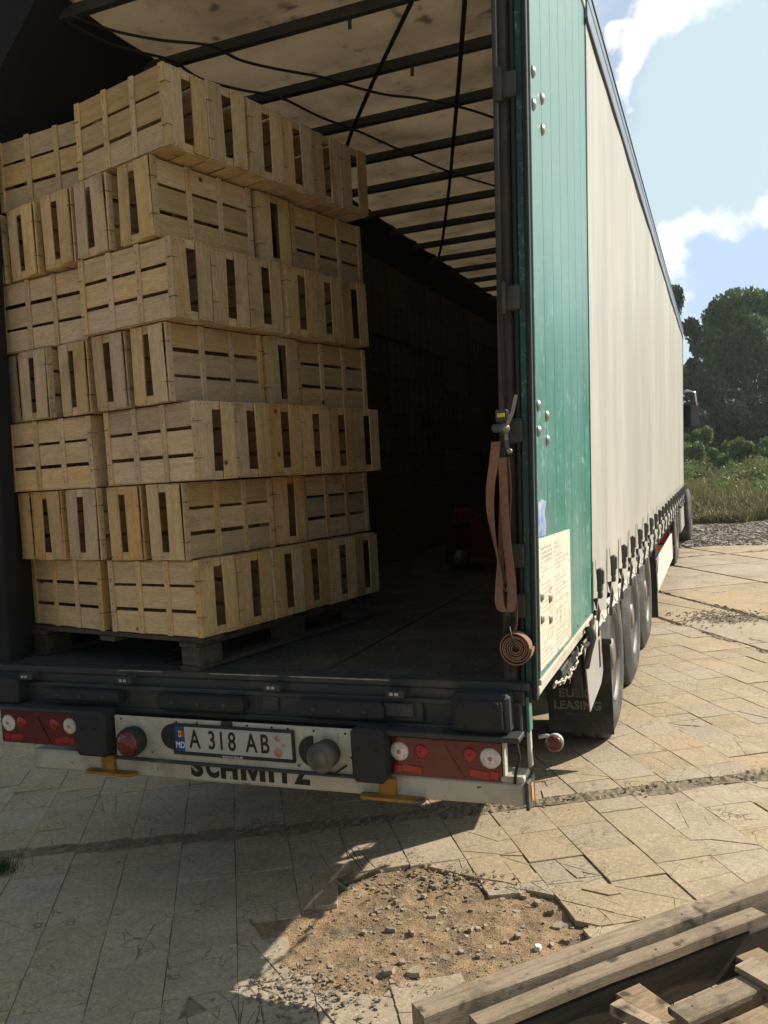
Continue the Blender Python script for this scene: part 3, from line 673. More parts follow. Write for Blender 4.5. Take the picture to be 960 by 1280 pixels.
for (u, v) in ((30, 846), (153, 851), (338, 860), (492, 868)):
    y = -.112; d = ray(u, v); t = (y-CY)/d.y; p = Vector((CX, CY, CZ))+d*t
    r_s = MB()
    for s in (-1, 1): r_s.box((p.x+s*.010, -.1125, p.z), (.014, .003, .011), .001)
    hk = part('lock_keeper', MB().box((p.x, -.085, p.z-.002), (.075, .05, .03), .005), 'steel_black', fn=None)
    part('reflective_sticker', r_s, 'white_plate', hk, fn=None)
# underrun bar with lettering
BY = -.12
bar = part('underrun_bar', MB().box((.13, BY+.05, .582), (2.21, .10, .088), .012, Matrix.Rotation(R(-.6), 3, 'Y')), 'cream_paint', fn=None)
part('end_cap', MB().box((1.241, BY+.05, .590), (.012, .11, .10), .004), 'grey_plastic', bar, fn=None)
part('side_reflector', MB().box((1.2485, BY+.05, .59), (.004, .03, .06), .001), 'lens_orange', bar, fn=None)
part('end_box', MB().box((1.19, BY+.05, .645), (.085, .10, .022), .004), 'cream_paint', bar, fn=None)
def letter(ch, xc, wd, ht, zc):
    if ch == 'M':
        a, t_ = wd/2, .024
        P = [(-a, -ht/2), (-a+t_, -ht/2), (-a+t_, ht*.18), (-.006, -ht/2), (.006, -ht/2), (a-t_, ht*.18), (a-t_, -ht/2), (a, -ht/2), (a, ht/2), (a-t_, ht/2), (0, -ht*.12), (-a+t_, ht/2), (-a, ht/2)]
        mb = MB(); n_ = len(P); vs = [(x, 0, z) for x, z in P]+[(x, -.001, z) for x, z in P]
        mb.add(vs, [tuple(range(n_, 2*n_))]+[(i, (i+1) % n_, n_+(i+1) % n_, n_+i) for i in range(n_)])
        o = mb.build('maker_letter', 'ink_black', bar); o.location = (xc, BY-.0012, zc); return
    me = text_mesh(ch, .1, 'ink_black', .0005, .0055)
    xs = [v.co.x for v in me.vertices]; ys = [v.co.y for v in me.vertices]; cx, cy = (max(xs)+min(xs))/2, (max(ys)+min(ys))/2
    for v in me.vertices: v.co.x = (v.co.x-cx)*wd/(max(xs)-min(xs)); v.co.y = (v.co.y-cy)*ht/(max(ys)-min(ys))
    place_text('maker_letter', me, (xc, BY-.0016, zc), bar)
for ch, xc, wd in (('S', -.11, .058), ('C', -.037, .062), ('H', .041, .078), ('M', .150, .110), ('I', .232, .023), ('T', .290, .070), ('Z', .368, .074)):
    letter(ch, xc, wd, .086, .603+(xc-.13)*.01)
# number plate carrier panel
pan = part('plate_panel', MB().box((.06, -.135, .708), (1.10, .012, .178), .003), 'cream_paint', fn=None)
part('lip', MB().box((.06, -.146, .622), (1.10, .026, .010), .003), 'steel_black', pan, fn=None)
part('bracket', MB().box((-.4, -.07, .69), (.05, .12, .09), .004).box((.52, -.07, .69), (.05, .12, .09), .004), 'steel_black', pan, fn=None)
for (x, z) in ((-.455,.785),(-.18,.785),(-.08,.787),(.15,.788),(.26,.787),(.33,.785),(.44,.783),(.57,.78),(-.46,.64),(.365,.645),(.59,.69)):
    part('rivet_hole', MB().lathe((x, -.1405, z), (0, -1, 0), [(0, .005), (.0012, .0045)], 8), 'ink_black', pan, fn=None)
def dshape(cx, cz, w_, h_, side):
    P = []
    for k in range(17):
        a = -math.pi/2+math.pi*k/16; P.append((cx+side*(math.cos(a)*w_-w_/2), -.1415, cz+math.sin(a)*h_/2))
    return MB().prism(P, (0, -.006, 0))
part('lamp_hole', dshape(-.225, .725, .058, .105, -1), 'rubber', pan, fn=None)
part('lamp_hole', dshape(.405, .705, .062, .12, -1), 'rubber', pan, fn=None)
part('hanging_clip', MB().box((.06, -.146, .787), (.05, .012, .026), .005), 'rubber', pan, fn=None)
# number plate
pl = thing('number_plate', 'number plate reading A 318 AB with blue MD band', 'number plate', (.084, -.143, .720))
MB().box((0, -.004, 0), (.55, .008, .125), .003).build('plate_frame', 'ink_black', pl)
fr_ = MB()
for (c, d) in (((0, -.010, .058), (.55, .006, .01)), ((0, -.010, -.056), (.55, .006, .014)), ((-.27, -.010, 0), (.01, .006, .11)), ((.27, -.010, 0), (.01, .006, .11))): fr_.box(c, d, .002)
fr_.build('frame_edge', 'rubber', pl)
MB().box((.02, -.0095, .001), (.495, .002, .102), .001).build('plate_face', 'white_plate', pl)
bb = MB().box((-.242, -.0112, .001), (.044, .0015, .104), .0005).build('country_band', 'plate_blue', pl)
for i, (m_) in enumerate(('plate_blue', 'flag_yellow', 'flag_red')):
    MB().box((-.253+i*.0125, -.0123, .022), (.0125, .001, .026)).build('flag_stripe', m_, bb)
MB().box((-.2405, -.0131, .022), (.005, .0006, .011)).build('flag_crest', 'ink_black', bb)
place_text('country_code', text_mesh('MD', .036, 'ink_white', .0004, .0006, .82), (-.241, -.0122, -.024), bb)
def ptxt(s, x, sz=.104, sx=.72): place_text('plate_character', text_mesh(s, sz, 'ink_black', .0005, .0018, sx), (x, -.0108, .0), pl)
for ch, x in (('A', -.172), ('3', -.092), ('1', -.048), ('8', 0.0), ('A', .088), ('B', .147)): ptxt(ch, x)
for (x, z, r_0) in ((.205, .028, .011), (.205, -.026, .018), (.228, .004, .006)):
    MB().lathe((x, -.0106, z), (0, -1, 0), [(0, r_0), (.0006, r_0)], 16).build('round_stamp', 'stamp_red', pl)
place_text('frame_lettering', text_mesh('www.a1-line.de', .015, 'ink_white', .0003, 0, 1), (0, -.0132, -.0565), pl)
# tail lamps
def tail_lamp(x0_, x1_, zc, h, label, mirror=False, tilt=0):
    t = thing('tail_lamp', label, 'tail light', ((x0_+x1_)/2, -.11, zc), 0, None); t.rotation_euler = (0, tilt, 0)
    w_ = x1_-x0_; s = -1 if mirror else 1
    MB().box((0, .035, 0), (w_, .07, h), .008).build('housing', 'rubber', t)
    MB().box((0, -.003, 0), (w_-.004, .014, h-.006), .006).build('lens', 'lens_red', t)
    for (f, zz, r0, m_) in ((-.42, .018, .034, 'lens_clear'), (-.22, .022, .026, 'lens_red_bright'), (.22, .022, .026, 'lens_red_bright'), (.40, .014, .036, 'lens_clear')):
        l = MB().lathe((s*f*w_, -.009, zz), (0, -1, 0), [(0, r0*1.08), (.003, r0), (.007, r0*.86), (.009, r0*.5), (.0095, .001)], 24).build('round_lens', m_, t)
        MB().lathe((s*f*w_, -.0182, zz), (0, -1, 0), [(0, r0*.25), (.001, r0*.2)], 12).build('bulb_eye', 'stamp_red' if m_ == 'lens_clear' else 'lens_red', l)
    rb_ = MB()
    for k in range(12): rb_.box((0, -.0105, -h*.42+h*.84*k/11), (w_-.02, .0016, .0028))
    rb_.build('lens_ribs', 'lens_red', t)
    a = .045
    MB().prism([(-a*1.5+.0*w_, -.0105, -h*.40), (a*1.5, -.0105, -h*.40), (0, -.0105, h*.36)], (0, -.003, 0)).build('triangle_reflector', 'lens_red_bright' if False else 'lens_red', t)
    for f, wx in ((-.31, .075), (.30, .07), (-.44, .03), (.43, .03)):
        MB().box((s*f*w_, -.0115, -h*.30), (wx, .004, .026), .0019, Matrix.Rotation(R(8*s), 3, 'Y')).build('lower_reflector', 'lens_red_bright', t)
    MB().box((s*(w_/2+.004), .02, 0), (.008, .05, h*.95), .002).build('side_frame', 'cream_paint' if not mirror else 'rubber', t)
    return t
tail_lamp(.742, 1.158, .703, .15, 'red rear lamp cluster at the right end of the bumper')
lt = tail_lamp(-1.135, -.715, .713, .155, 'red rear lamp cluster at the left end of the bumper', True)
part('lamp_shelf', MB().box((-.90, -.12, .808), (.50, .10, .014), .003), 'steel_black', fn=None)
part('lamp_shelf', MB().box((.93, -.11, .795), (.60, .09, .018), .003), 'steel_black', fn=None)
mb = MB(); mb.tube([(1.195, -.125, .765), (1.215, -.125, .775), (1.222, -.125, .73), (1.205, -.125, .67), (1.20, -.125, .635)], .006, 8)
part('lamp_guard', mb, 'rubber', fn=None)
part('mudguard_edge', MB().box((1.232, .0, .725), (.014, .03, .14), .004), 'cream_paint', fn=None)
for (x0_, x1_, z, h) in ((-.655, -.50, .727, .19), (.612, .742, .718, .20)):
    b = part('buffer_box', MB().box(((x0_+x1_)/2, -.15, z), (x1_-x0_, .10, h), .014), 'rubber', fn=None)
    for dx in (-.035, .035): part('bolt_hole', MB().lathe(((x0_+x1_)/2+dx, -.201, z+.03), (0, -1, 0), [(0, .008), (.002, .007)], 10), 'ink_black', b, fn=None)
# round lamps
t = thing('fog_lamp', 'round red fog lamp in a dark ring left of the number plate', 'fog light', (-.385, -.142, .702))
MB().lathe((0, 0, 0), (0, -1, 0), [(0, .056), (.03, .062), (.055, .058), (.058, .05)], 28).build('housing', 'rubber', t)
MB().lathe((0, -.05, 0), (0, -1, 0), [(0, .052), (.012, .05), (.022, .038), (.027, .018), (.028, .001)], 28).build('lens', 'lens_red', t)
t = thing('round_socket', 'round grey plug socket cover right of the number plate', 'socket cover', (.495, -.142, .705))
MB().lathe((0, 0, 0), (0, -1, 0), [(0, .052), (.05, .056), (.07, .056), (.076, .050), (.078, .001)], 28).build('cover', 'grey_plastic', t)
MB().lathe((0, -.0775, 0), (0, -1, 0), [(0, .034), (.003, .033)], 24).build('rim_ring', 'grey_plastic', t)
part('cable', MB().tube([(.45, -.14, .66), (.48, -.16, .635), (.53, -.16, .635), (.57, -.14, .66)], .004, 6), 'rubber', fn=None)
# yellow brackets with foot plates
for xc in (-.545, .725):
    b = part('yellow_bracket', MB().box((xc+.0, -.125, .585), (.065, .03, .075), .004), 'yellow_paint', fn=None)
    part('foot_plate', MB().lathe((xc-.08, -.14, .548), (0, 0, 1), [(0, .028), (.010, .028)], 16).lathe((xc+.12, -.14, .548), (0, 0, 1), [(0, .028), (.010, .028)], 16).box((xc+.02, -.14, .553), (.20, .056, .0101), 0), 'yellow_paint', b, fn=None)
# right rear post, seals, door edge
post = part('corner_post', MB().box((1.178, .04, 2.45), (.055, .09, 2.98), .008).box((1.212, .03, 2.45), (.010, .04, 2.98), .003), 'post_steel')
part('door_seal', MB().box((1.2225, -.004, 2.43), (.012, .035, 3.02), .004).box((1.2655, -.012, 2.40), (.016, .03, 3.0), .005), 'rubber')
part('door_edge_frame', MB().box((1.243, .008, 2.40), (.028, .045, 3.02), .004), 'green_dark')
for z in (3.04, 2.32, 1.86, 1.42, 1.24):
    h = part('hinge', MB().box((1.20, -.018, z), (.075, .03, .085), .005), 'post_steel')
    part('hinge_pin', MB().lathe((1.178, -.038, z-.055), (0, 0, 1), [(0, .014), (.11, .014)], 12), 'post_steel', h)
part('lock_rod', MB().tube([(1.165, -.02, 1.0), (1.165, -.02, 3.95)], .011, 8), 'post_steel')
part('lower_corner', MB().box((1.20, .01, .85), (.055, .06, .17), .005), 'steel_black', fn=None)
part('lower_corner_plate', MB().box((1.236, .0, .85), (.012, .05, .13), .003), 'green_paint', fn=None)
# left side interior
part('added_dark_sheet', MB().box((-1.235, 6.8, 2.40), (.02, 13.5, 2.9)), 'inner_black', label='dark sheet added inside the left side')  # dark inner sheets are added so the cream curtain bounces no light inside
part('left_corner_post', MB().box((-1.215, .04, 2.45), (.07, .09, 2.98), .008), 'inner_black')
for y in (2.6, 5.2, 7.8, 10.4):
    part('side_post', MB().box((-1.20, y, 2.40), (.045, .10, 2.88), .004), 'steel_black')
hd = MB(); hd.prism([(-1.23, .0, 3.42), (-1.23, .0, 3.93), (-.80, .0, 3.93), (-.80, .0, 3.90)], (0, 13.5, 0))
part('side_hood', hd, 'inner_black', label='black cloth under the left roof edge')
part('added_dark_sheet', MB().box((1.235, 6.8+.65, 2.40), (.012, 12.2, 2.88)), 'inner_black', label='dark sheet added inside the right side')  # added dark sheet behind the right curtain, keeps the load space black
part('front_bulkhead', MB().box((0, 13.52, 2.45), (2.5, .06, 3.0)), 'inner_black')
# roof
rf = MB(); nx, ny = 16, 184; vs = []
for j in range(ny+1):
    for i in range(nx+1):
        x = -1.25+2.5*i/nx; y = 13.6*j/ny; ph = ((y-.17) % .58)/.58
        sag = .035*math.sin(math.pi*ph)*math.sin(math.pi*min(1, max(0, i/nx)))+.014*noise.noise(Vector((x*2.5, y*3, 1)))
        vs.append((x, y, 3.925-sag))
rf.add(vs, [(j*(nx+1)+i, j*(nx+1)+i+1, (j+1)*(nx+1)+i+1, (j+1)*(nx+1)+i) for j in range(ny) for i in range(nx)], smooth=True)
roof = part('roof_canvas', rf, 'canvas')
for j in range(23):
    y = .17+.58*j; mb = MB(); mb.box((0, y, 3.862), (2.46, .045, .04), .005).box((0, y, 3.886), (2.46, .02, .02))
    part('roof_bow', mb, 'steel_black')
    if j in (1, 2, 4, 6): part('bow_clip', MB().box((.2+.1*j, y, 3.82), (.018, .006, .06), .002), 'steel_black')
for pts in ([(.95, .75), (.92, .87), (.67, 1.62), (.15, 3.15), (-.38, 4.65), (-.77, 5.65)], [(.78, .6), (.70, .76), (.25, 1.40), (-.09, 1.91), (-.30, 2.25), (-.62, 2.7)]):
    mb = MB(); mb.ribbon([Vector((a, b, 3.835)) for a, b in pts], Vector((.022, .008, 0)), .004); part('roof_strap', mb, 'rubber', fn=None)
def cable(pix, z):
    P = []
    for i, (u, v) in enumerate(pix):
        d = ray(u, v); zz = z+.012*math.sin(i*1.9); t = (zz-CZ)/d.z; P.append(Vector((CX, CY, CZ))+d*t)
    Q = []
    for i in range(len(P)-1):
        a = P[max(0, i-1)]; b, c, e = P[i], P[i+1], P[min(len(P)-1, i+2)]
        for k in range(5):
            t = k/5; Q.append(.5*((2*b)+(c-a)*t+(2*a-5*b+4*c-e)*t*t+(3*b-a-3*c+e)*t**3))
    Q.append(P[-1]); return Q
for pix in ([(90, 20), (140, 38), (200, 50), (262, 57), (300, 75), (345, 86), (400, 96), (430, 105), (480, 118), (530, 124), (590, 138), (640, 156)],
            [(85, 28), (130, 52), (165, 63), (215, 76), (250, 98), (300, 112), (350, 122), (400, 146), (450, 165), (505, 190), (560, 214), (630, 236)]):
    part('roof_cable', MB().tube(cable(pix, 3.80), .007, 6), 'rubber', fn=None)
part('rear_header', MB().box((0, .02, 3.99), (2.5, .09, .09), .01), 'steel_black')
# right side: rear door folded back against the side
DX = 1.278; DY0, DY1 = 0.0, 1.335; DZ0, DZ1 = .975, 3.90
door = part('rear_door', MB().box((DX-.016+.002, (DY0+DY1)/2, (DZ0+DZ1)/2), (.022, DY1-DY0, DZ1-DZ0), .002), 'green_dark')
NP = 7; pw = (DY1-DY0)/NP
for i in range(NP):
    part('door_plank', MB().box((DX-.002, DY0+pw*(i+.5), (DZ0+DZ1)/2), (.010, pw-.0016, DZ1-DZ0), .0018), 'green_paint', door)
part('door_trim', MB().box((DX, (DY0+DY1)/2, .962), (.016, DY1-DY0+.01, .022), .004), 'cream_paint', door)
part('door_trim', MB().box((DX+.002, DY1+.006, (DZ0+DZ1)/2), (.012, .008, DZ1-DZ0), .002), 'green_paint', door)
part('door_trim', MB().box((DX, (DY0+DY1)/2, 3.93), (.022, DY1-DY0, .05), .004), 'alu', door)
for (z1, z2) in ((3.09, 2.98), (1.945, 1.855), (1.265, 1.185)):
    for (y, dz) in ((.035, 0), (.195, -.03)):
        for z in (z1, z2):
            part('door_bolt', MB().lathe((DX+.003, y, z+dz), (1, 0, 0), [(0, .021), (.003, .021), (.006, .017), (.010, .013), (.012, .004)], 14), 'zinc', door)
for y in (.12, .37, .62, .87, 1.12): part('door_rivet', MB().lathe((DX+.003, y, 1.0), (1, 0, 0), [(0, .006), (.003, .004)], 8), 'steel_black', door)
# stickers
def zs(y): return .998-.03*y
st = part('notice_sticker', MB().prism([(DX+.0036, .004, 1.0), (DX+.0036, .66, .99), (DX+.0036, .68, 1.01), (DX+.0036, .68, 1.44), (DX+.0036, .665, 1.455), (DX+.0036, .004, 1.475)], (.0012, 0, 0)), 'sticker', door)
rp = random.Random(4)
for k in range(26):
    mb = MB(); z = 1.435-k*.0165
    if k in (7, 15, 20): continue
    for (ya, yb) in ((.03, .26), (.30, .62)):
        y = ya+rp.uniform(0, .02)
        while y < yb-.02:
            l = min(rp.uniform(.012, .05), yb-y); hh = .0045 if k > 2 else .009
            mb.box((DX+.0053, y+l/2, z-.02*y), (.0005, l, hh)); y += l+rp.uniform(.006, .012)
            if rp.random() < .12: break
    part('print_line', mb, 'print_ink', st)
part('red_mark', MB().box((DX+.0056, .22, 1.27), (.0005, .05, .006)).box((DX+.0056, .19, 1.26), (.0005, .008, .02)), 'stamp_red', st)
part('torn_sticker', MB().prism([(DX+.0036, .004, 1.482), (DX+.0036, .13, 1.476), (DX+.0036, .15, 1.52), (DX+.0036, .12, 1.56), (DX+.0036, .16, 1.60), (DX+.0036, .07, 1.612), (DX+.0036, .004, 1.60)], (.001, 0, 0)), 'sticker_blue', door)
# curtain
cu = MB(); ny, nz = 440, 22; vs = []
BUCK = [1.385+.595*i for i in range(21)]
def hem(y):
    ph = ((y-BUCK[0]) % .595)/.595; return .985-.055*(1-abs(ph*2-1))**.8-(.028 if y > 1.5 else 0)*0
for j in range(ny+1):
    y = 1.345+(13.56-1.345)*j/ny; zb_ = hem(y)
    for k in range(nz+1):
        f = k/nz; z = zb_+(3.86-zb_)*f**.9
        ph = ((y-BUCK[0]) % .595)/.595
        bel = .022*math.sin(math.pi*ph)**2*math.exp(-(z-zb_)*5)+.0035*math.sin(y*1.9+z*.7)*math.sin(y*.7-z*.4)+.001*math.sin(y*7.3+1.5*math.sin(z*1.1))
        vs.append((1.285+bel, y, z))
cu.add(vs, [(j*(nz+1)+k, j*(nz+1)+k+1, (j+1)*(nz+1)+k+1, (j+1)*(nz+1)+k) for j in range(ny) for k in range(nz)], smooth=True)
curt = part('side_curtain', cu, 'curtain')
for i, y in enumerate(BUCK):
    q = 1.297
    st_ = MB().ribbon([(q, y, 1.24), (q+.006, y, 1.16), (q+.012, y, 1.08), (q+.004, y+.01, .98), (q-.006, y+.015, .90), (q-.012, y+.015, .845)], Vector((0, .045, 0)), .003)
    s_o = part('curtain_strap', st_, 'curtain', curt)
    part('buckle', MB().box((q+.020, y, 1.135), (.026, .058, .12), .010).box((q+.034, y, 1.15), (.012, .042, .07), .004).box((q+.022, y, 1.06), (.02, .045, .035), .006), 'buckle', curt)
    # dark tail of the strap and small hook on the rail
    hk = MB(); hk.tube([(q-.004, y, 1.04), (q+.010, y+.012, .97), (q-.002, y+.02, .90)], [.012, .010, .008], 6).box((q+.0, y+.02, .872), (.022, .035, .055), .005)
    part('rail_hook', hk, 'buckle', curt)
    wr = MB().tube([(q-.012, y+.30, .905), (q+.012, y+.22, .885), (q-.004, y+.12, .90), (q+.01, y+.05, .935)], .004, 5)
    part('tension_cord', wr, 'white_panel', curt)
part('side_rail', MB().box((1.262, 7.55, .885), (.03, 12.1, .085), .006), 'white_panel', fn=None)
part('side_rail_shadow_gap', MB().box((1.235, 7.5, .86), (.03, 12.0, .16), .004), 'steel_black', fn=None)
part('side_rail', MB().box((1.258, .66, .925), (.03, 1.28, .035), .005), 'cream_paint', fn=None)
part('top_rail', MB().box((1.289, 7.45, 3.905), (.018, 12.25, .085), .003), 'rail_blue')
part('top_rail', MB().box((1.284, 6.8, 3.984), (.03, 13.58, .05), .008), 'rail_blue')
part('rail_groove', MB().box((1.293, 7.45, 3.953), (.014, 12.25, .014)), 'rail_dark')
part('rail_groove', MB().box((1.295, 7.45, 3.857), (.010, 12.25, .018)), 'rail_dark')
part('rail_groove', MB().box((1.290, 6.8, 4.013), (.03, 13.58, .010)), 'rail_dark')
part('front_corner_post', MB().box((1.262, 13.6, 2.45), (.06, .07, 3.0), .01), 'rail_dark')
# left curtain (outer skin)
part('left_curtain', MB().box((-1.262, 6.8, 2.42), (.012, 13.5, 2.95)), 'curtain', label='cream outer curtain on the far side')
# door bottom latch clutter
mb = MB()
rc = random.Random(6); cb_ = [(1.27+rc.uniform(-.006, .012), .30+.75*k/22, .875-.045*math.sin(k/22*math.pi)+rc.uniform(-.006, .006)) for k in range(23)]
mb.tube(cb_, .0045, 6)
for k in (2, 5, 7, 10, 12, 15, 18):
    x_, y_, z_ = cb_[k]; hx = rc.uniform(.016, .03); a_ = rc.uniform(-.5, .5)
    mb.tube([(x_+.006*math.sin(t), y_+hx*math.cos(t)*math.cos(a_), z_-.004+.013*math.sin(t)+hx*.4*math.cos(t)*math.sin(a_)) for t in [i*math.pi/5 for i in range(11)]], .004, 5)
mb.tube([(1.275, .62, .85), (1.28, .63, .81), (1.275, .64, .795)], .002, 4).tube([(1.275, .66, .85), (1.283, .65, .82)], .002, 4)
part('latch_chain', mb, 'cream_paint', fn=None)
part('latch_lever', MB().tube([(1.30, 1.12, .95), (1.31, 1.11, .90), (1.29, 1.13, .82), (1.27, 1.16, .74)], [.03, .022, .016, .014], 8), 'buckle', fn=None)
part('latch_lever', MB().tube([(1.28, 1.05, .865), (1.31, 1.2, .885), (1.30, 1.34, .93)], [.010, .014, .010], 8), 'cream_paint', fn=None)
# grey side plate ahead of the wheels
gp_ = MB().prism([(1.243, 1.35, .465), (1.243, 1.25, .845), (1.243, 1.87, .84), (1.243, 1.905, .55), (1.243, 1.80, .50)], (.006, 0, 0))
sp_ = part('side_plate', gp_, 'plate_grey', fn=None)
part('plate_slot', MB().box((1.2505, 1.78, .67), (.003, .045, .15), 0), 'ink_black', sp_, fn=None)
part('plate_carrier', MB().box((1.20, 1.33, .70), (.05, .05, .30), .005).box((1.2, 1.0, .80), (.05, .5, .05), .005), 'steel_black', fn=None)
# chassis
ch = MB()
for x in (-.5, .5): ch.box((x, 6.9, .80), (.12, 13.0, .20))
for i in range(12): ch.box((0, .4+1.1*i, .86), (2.4, .08, .10))
for y in (2.48, 3.79, 5.10): ch.tube([(-1.0, y, .52), (1.0, y, .52)], .065, 10).box((-.5, y+.1, .66), (.1, .5, .12)).box((.5, y+.1, .66), (.1, .5, .12))
ch.box((0, .12, .70), (1.9, .06, .25))
part('chassis', ch, 'steel_black', fn=None)
for x in (-.6, .6): part('underrun_arm', MB().box((x, .25, .62), (.07, .5, .10)), 'steel_black', fn=None)
# wheels
def wheel_meshes(r=.52, wd=.385, rimr=.29):
    ty = MB(); hw = wd/2
    ty.lathe((0, 0, 0), (1, 0, 0), [(-hw+.03, rimr), (-hw, rimr+.05), (-hw+.005, r-.10), (-hw+.035, r-.025), (-hw+.05, r), (-hw*.45, r+.004), (-hw*.42, r-.012), (-hw*.38, r-.012), (-hw*.35, r+.005),
             (-.01, r+.006), (-.006, r-.012), (.006, r-.012), (.01, r+.006), (hw*.35, r+.005), (hw*.38, r-.012), (hw*.42, r-.012), (hw*.45, r+.004), (hw-.05, r), (hw-.035, r-.025),
             (hw-.005, r-.10), (hw+.002, r-.13), (hw-.002, r-.15), (hw, rimr+.05), (hw-.012, rimr+.012), (hw-.03, rimr)], 56)
    rm = MB().lathe((0, 0, 0), (1, 0, 0), [(hw-.035, rimr+.002), (hw-.012, rimr+.008), (hw-.010, rimr-.008), (hw-.05, rimr-.022), (hw-.11, rimr-.045), (hw-.12, .17), (hw-.075, .15), (hw-.07, .10), (hw-.02, .095), (hw-.01, .05), (hw-.01, .001)], 40)
    nb = MB()
    for k in range(10):
        a = 2*math.pi*k/10; nb.lathe((hw-.085, math.cos(a)*.168-0, math.sin(a)*.168), (1, 0, 0), [(0, .016), (.035, .015), (.04, .008)], 8)
    return ty.mesh('tyre', 'tyre'), rm.mesh('rim', 'rim'), nb.mesh('wheel_nuts', 'rim')
TY, RM, NB = wheel_meshes()
for i, y in enumerate((2.48, 3.79, 5.10)):
    for s in (1, -1):
        w_ = bpy.data.objects.new('wheel', TY); COL.objects.link(w_); w_.parent = T; w_.location = (s*1.065, y, .515)
        if s < 0: w_.rotation_euler = (0, 0, math.pi)
        obj('rim', RM, w_); obj('wheel_nuts', NB, w_)
# mud flaps
for s in (1, -1):
    f_ = part('mud_flap', MB().box((s*1.105, 1.93, .435), (.37, .012, .53), .003), 'flap', fn=None)
    if s == 1:
        place_text('flap_lettering', text_mesh('EURO', .068, 'ink_grey', .0005, .0022, 1.05, 1.1), (1.085, 1.922, .40), f_)
        place_text('flap_lettering', text_mesh('LEASING', .068, 'ink_grey', .0005, .0022, 1.0, 1.05), (1.09, 1.922, .33), f_)
        place_text('flap_lettering', text_mesh('DI--- - -----', .024, 'ink_grey', .0005, 0, 1.0, 1.1), (1.09, 1.922, .28), f_)
        part('flap_holder', MB().box((1.10, 1.92, .71), (.40, .03, .03), .004), 'steel_black', f_, fn=None)
part('mud_flap', MB().box((1.10, 5.95, .42), (.36, .012, .62), .003), 'flap', fn=None)
part('mudguard', MB().box((1.08, 2.1, 1.0-.11), (.40, .3, .01)), 'flap', fn=None)
# side guard panels
part('side_guard', MB().box((1.262, 7.75, .50), (.022, 3.1, .34), .006), 'white_panel', fn=None)
part('guard_leg', MB().box((1.235, 6.4, .70), (.03, .06, .35)).box((1.235, 9.1, .70), (.03, .06, .35)), 'steel_black', fn=None)
part('landing_leg', MB().box((.9, 10.0, .52), (.12, .12, .8)).box((.9, 10.0, .11), (.22, .22, .03)), 'steel_black', fn=None)
part('landing_leg', MB().box((-.9, 10.0, .52), (.12, .12, .8)).box((-.9, 10.0, .11), (.22, .22, .03)), 'steel_black', fn=None)
part('hanging_strap', MB().ribbon([(1.29, 6.05, .9), (1.295, 6.06, .7), (1.28, 6.07, .55)], Vector((0, .06, 0)), .004).ribbon([(1.29, 5.8, .9), (1.3, 5.82, .72), (1.28, 5.83, .6)], Vector((0, .06, 0)), .004), 'rubber', fn=None)
# marker lamp on a rubber arm
ml = part('marker_lamp', MB().tube([(1.255, .06, .745), (1.285, .05, .755), (1.30, .045, .752)], .007, 8), 'white_panel', fn=None)
part('lamp_body', MB().lathe((1.317, .030, .738), (0, -1, 0), [(-.025, .027), (0, .032), (.008, .032)], 20), 'white_plate', ml, fn=None)
part('red_lens', MB().lathe((1.317, .021, .738), (0, -1, 0), [(0, .029), (.012, .028), (.018, .020), (.020, .001)], 20), 'lens_red', ml, fn=None)

# ------------------------------------------------------------------ ratchet strap hanging on the post
t = thing('ratchet_strap', 'faded orange ratchet strap hanging from the right post with its end rolled up', 'strap')
def up(u, v, y=-.06):
    d = ray(u, v); k = (y-CY)/d.y; return Vector((CX, CY, CZ))+d*k
def rib(name, pix, wpx, y=-.06, tw=None, mt='strap', parent=t):
    P = [up(u, v, y+(dy if len(q) > 2 else 0)) for q in pix for (u, v, dy) in [(q[0], q[1], q[2] if len(q) > 2 else 0)]]
    W = []
    for i in range(len(P)):
        a = (tw[i] if tw else 0); W.append(Vector((math.cos(a)*.03*wpx/11, -math.sin(a)*.045, 0)))
    Q, Z = [], []
    for i in range(len(P)-1):
        a, b, c_, e = P[max(0, i-1)], P[i], P[i+1], P[min(len(P)-1, i+2)]
        for k in range(4):
            q = k/4; Q.append(.5*((2*b)+(c_-a)*q+(2*a-5*b+4*c_-e)*q*q+(3*b-a-3*c_+e)*q**3)); Z.append(W[i].lerp(W[i+1], q))
    Q.append(P[-1]); Z.append(W[-1])
    return MB().ribbon(Q, Z, .0025).build(name, mt, parent)
rib('loop_webbing', [(620, 552), (617, 580), (613, 610), (613, 640), (617, 670), (622, 700), (624, 725), (624, 750), (628, 763), (638, 763), (640, 745), (638, 715), (634, 680), (631, 640), (629, 600), (627, 572)], 12, -.07,
    [0, 0, .2, .4, .9, 1.2, .5, .1, .1, .1, .1, .2, .3, .4, .3, .1])
rib('strap_tail', [(634, 572), (637, 610), (636, 650), (636, 690), (640, 720), (645, 750), (646, 775), (643, 792)], 6, -.055, [.2, .4, .5, .6, .7, .7, .7, .6])
rib('back_webbing', [(629, 572), (631, 620), (630, 660), (629, 700), (628, 730)], 14, -.045)
rib('upper_webbing', [(622, 330), (625, 400), (628, 450), (630, 500)], 4, -.055, mt='rubber')
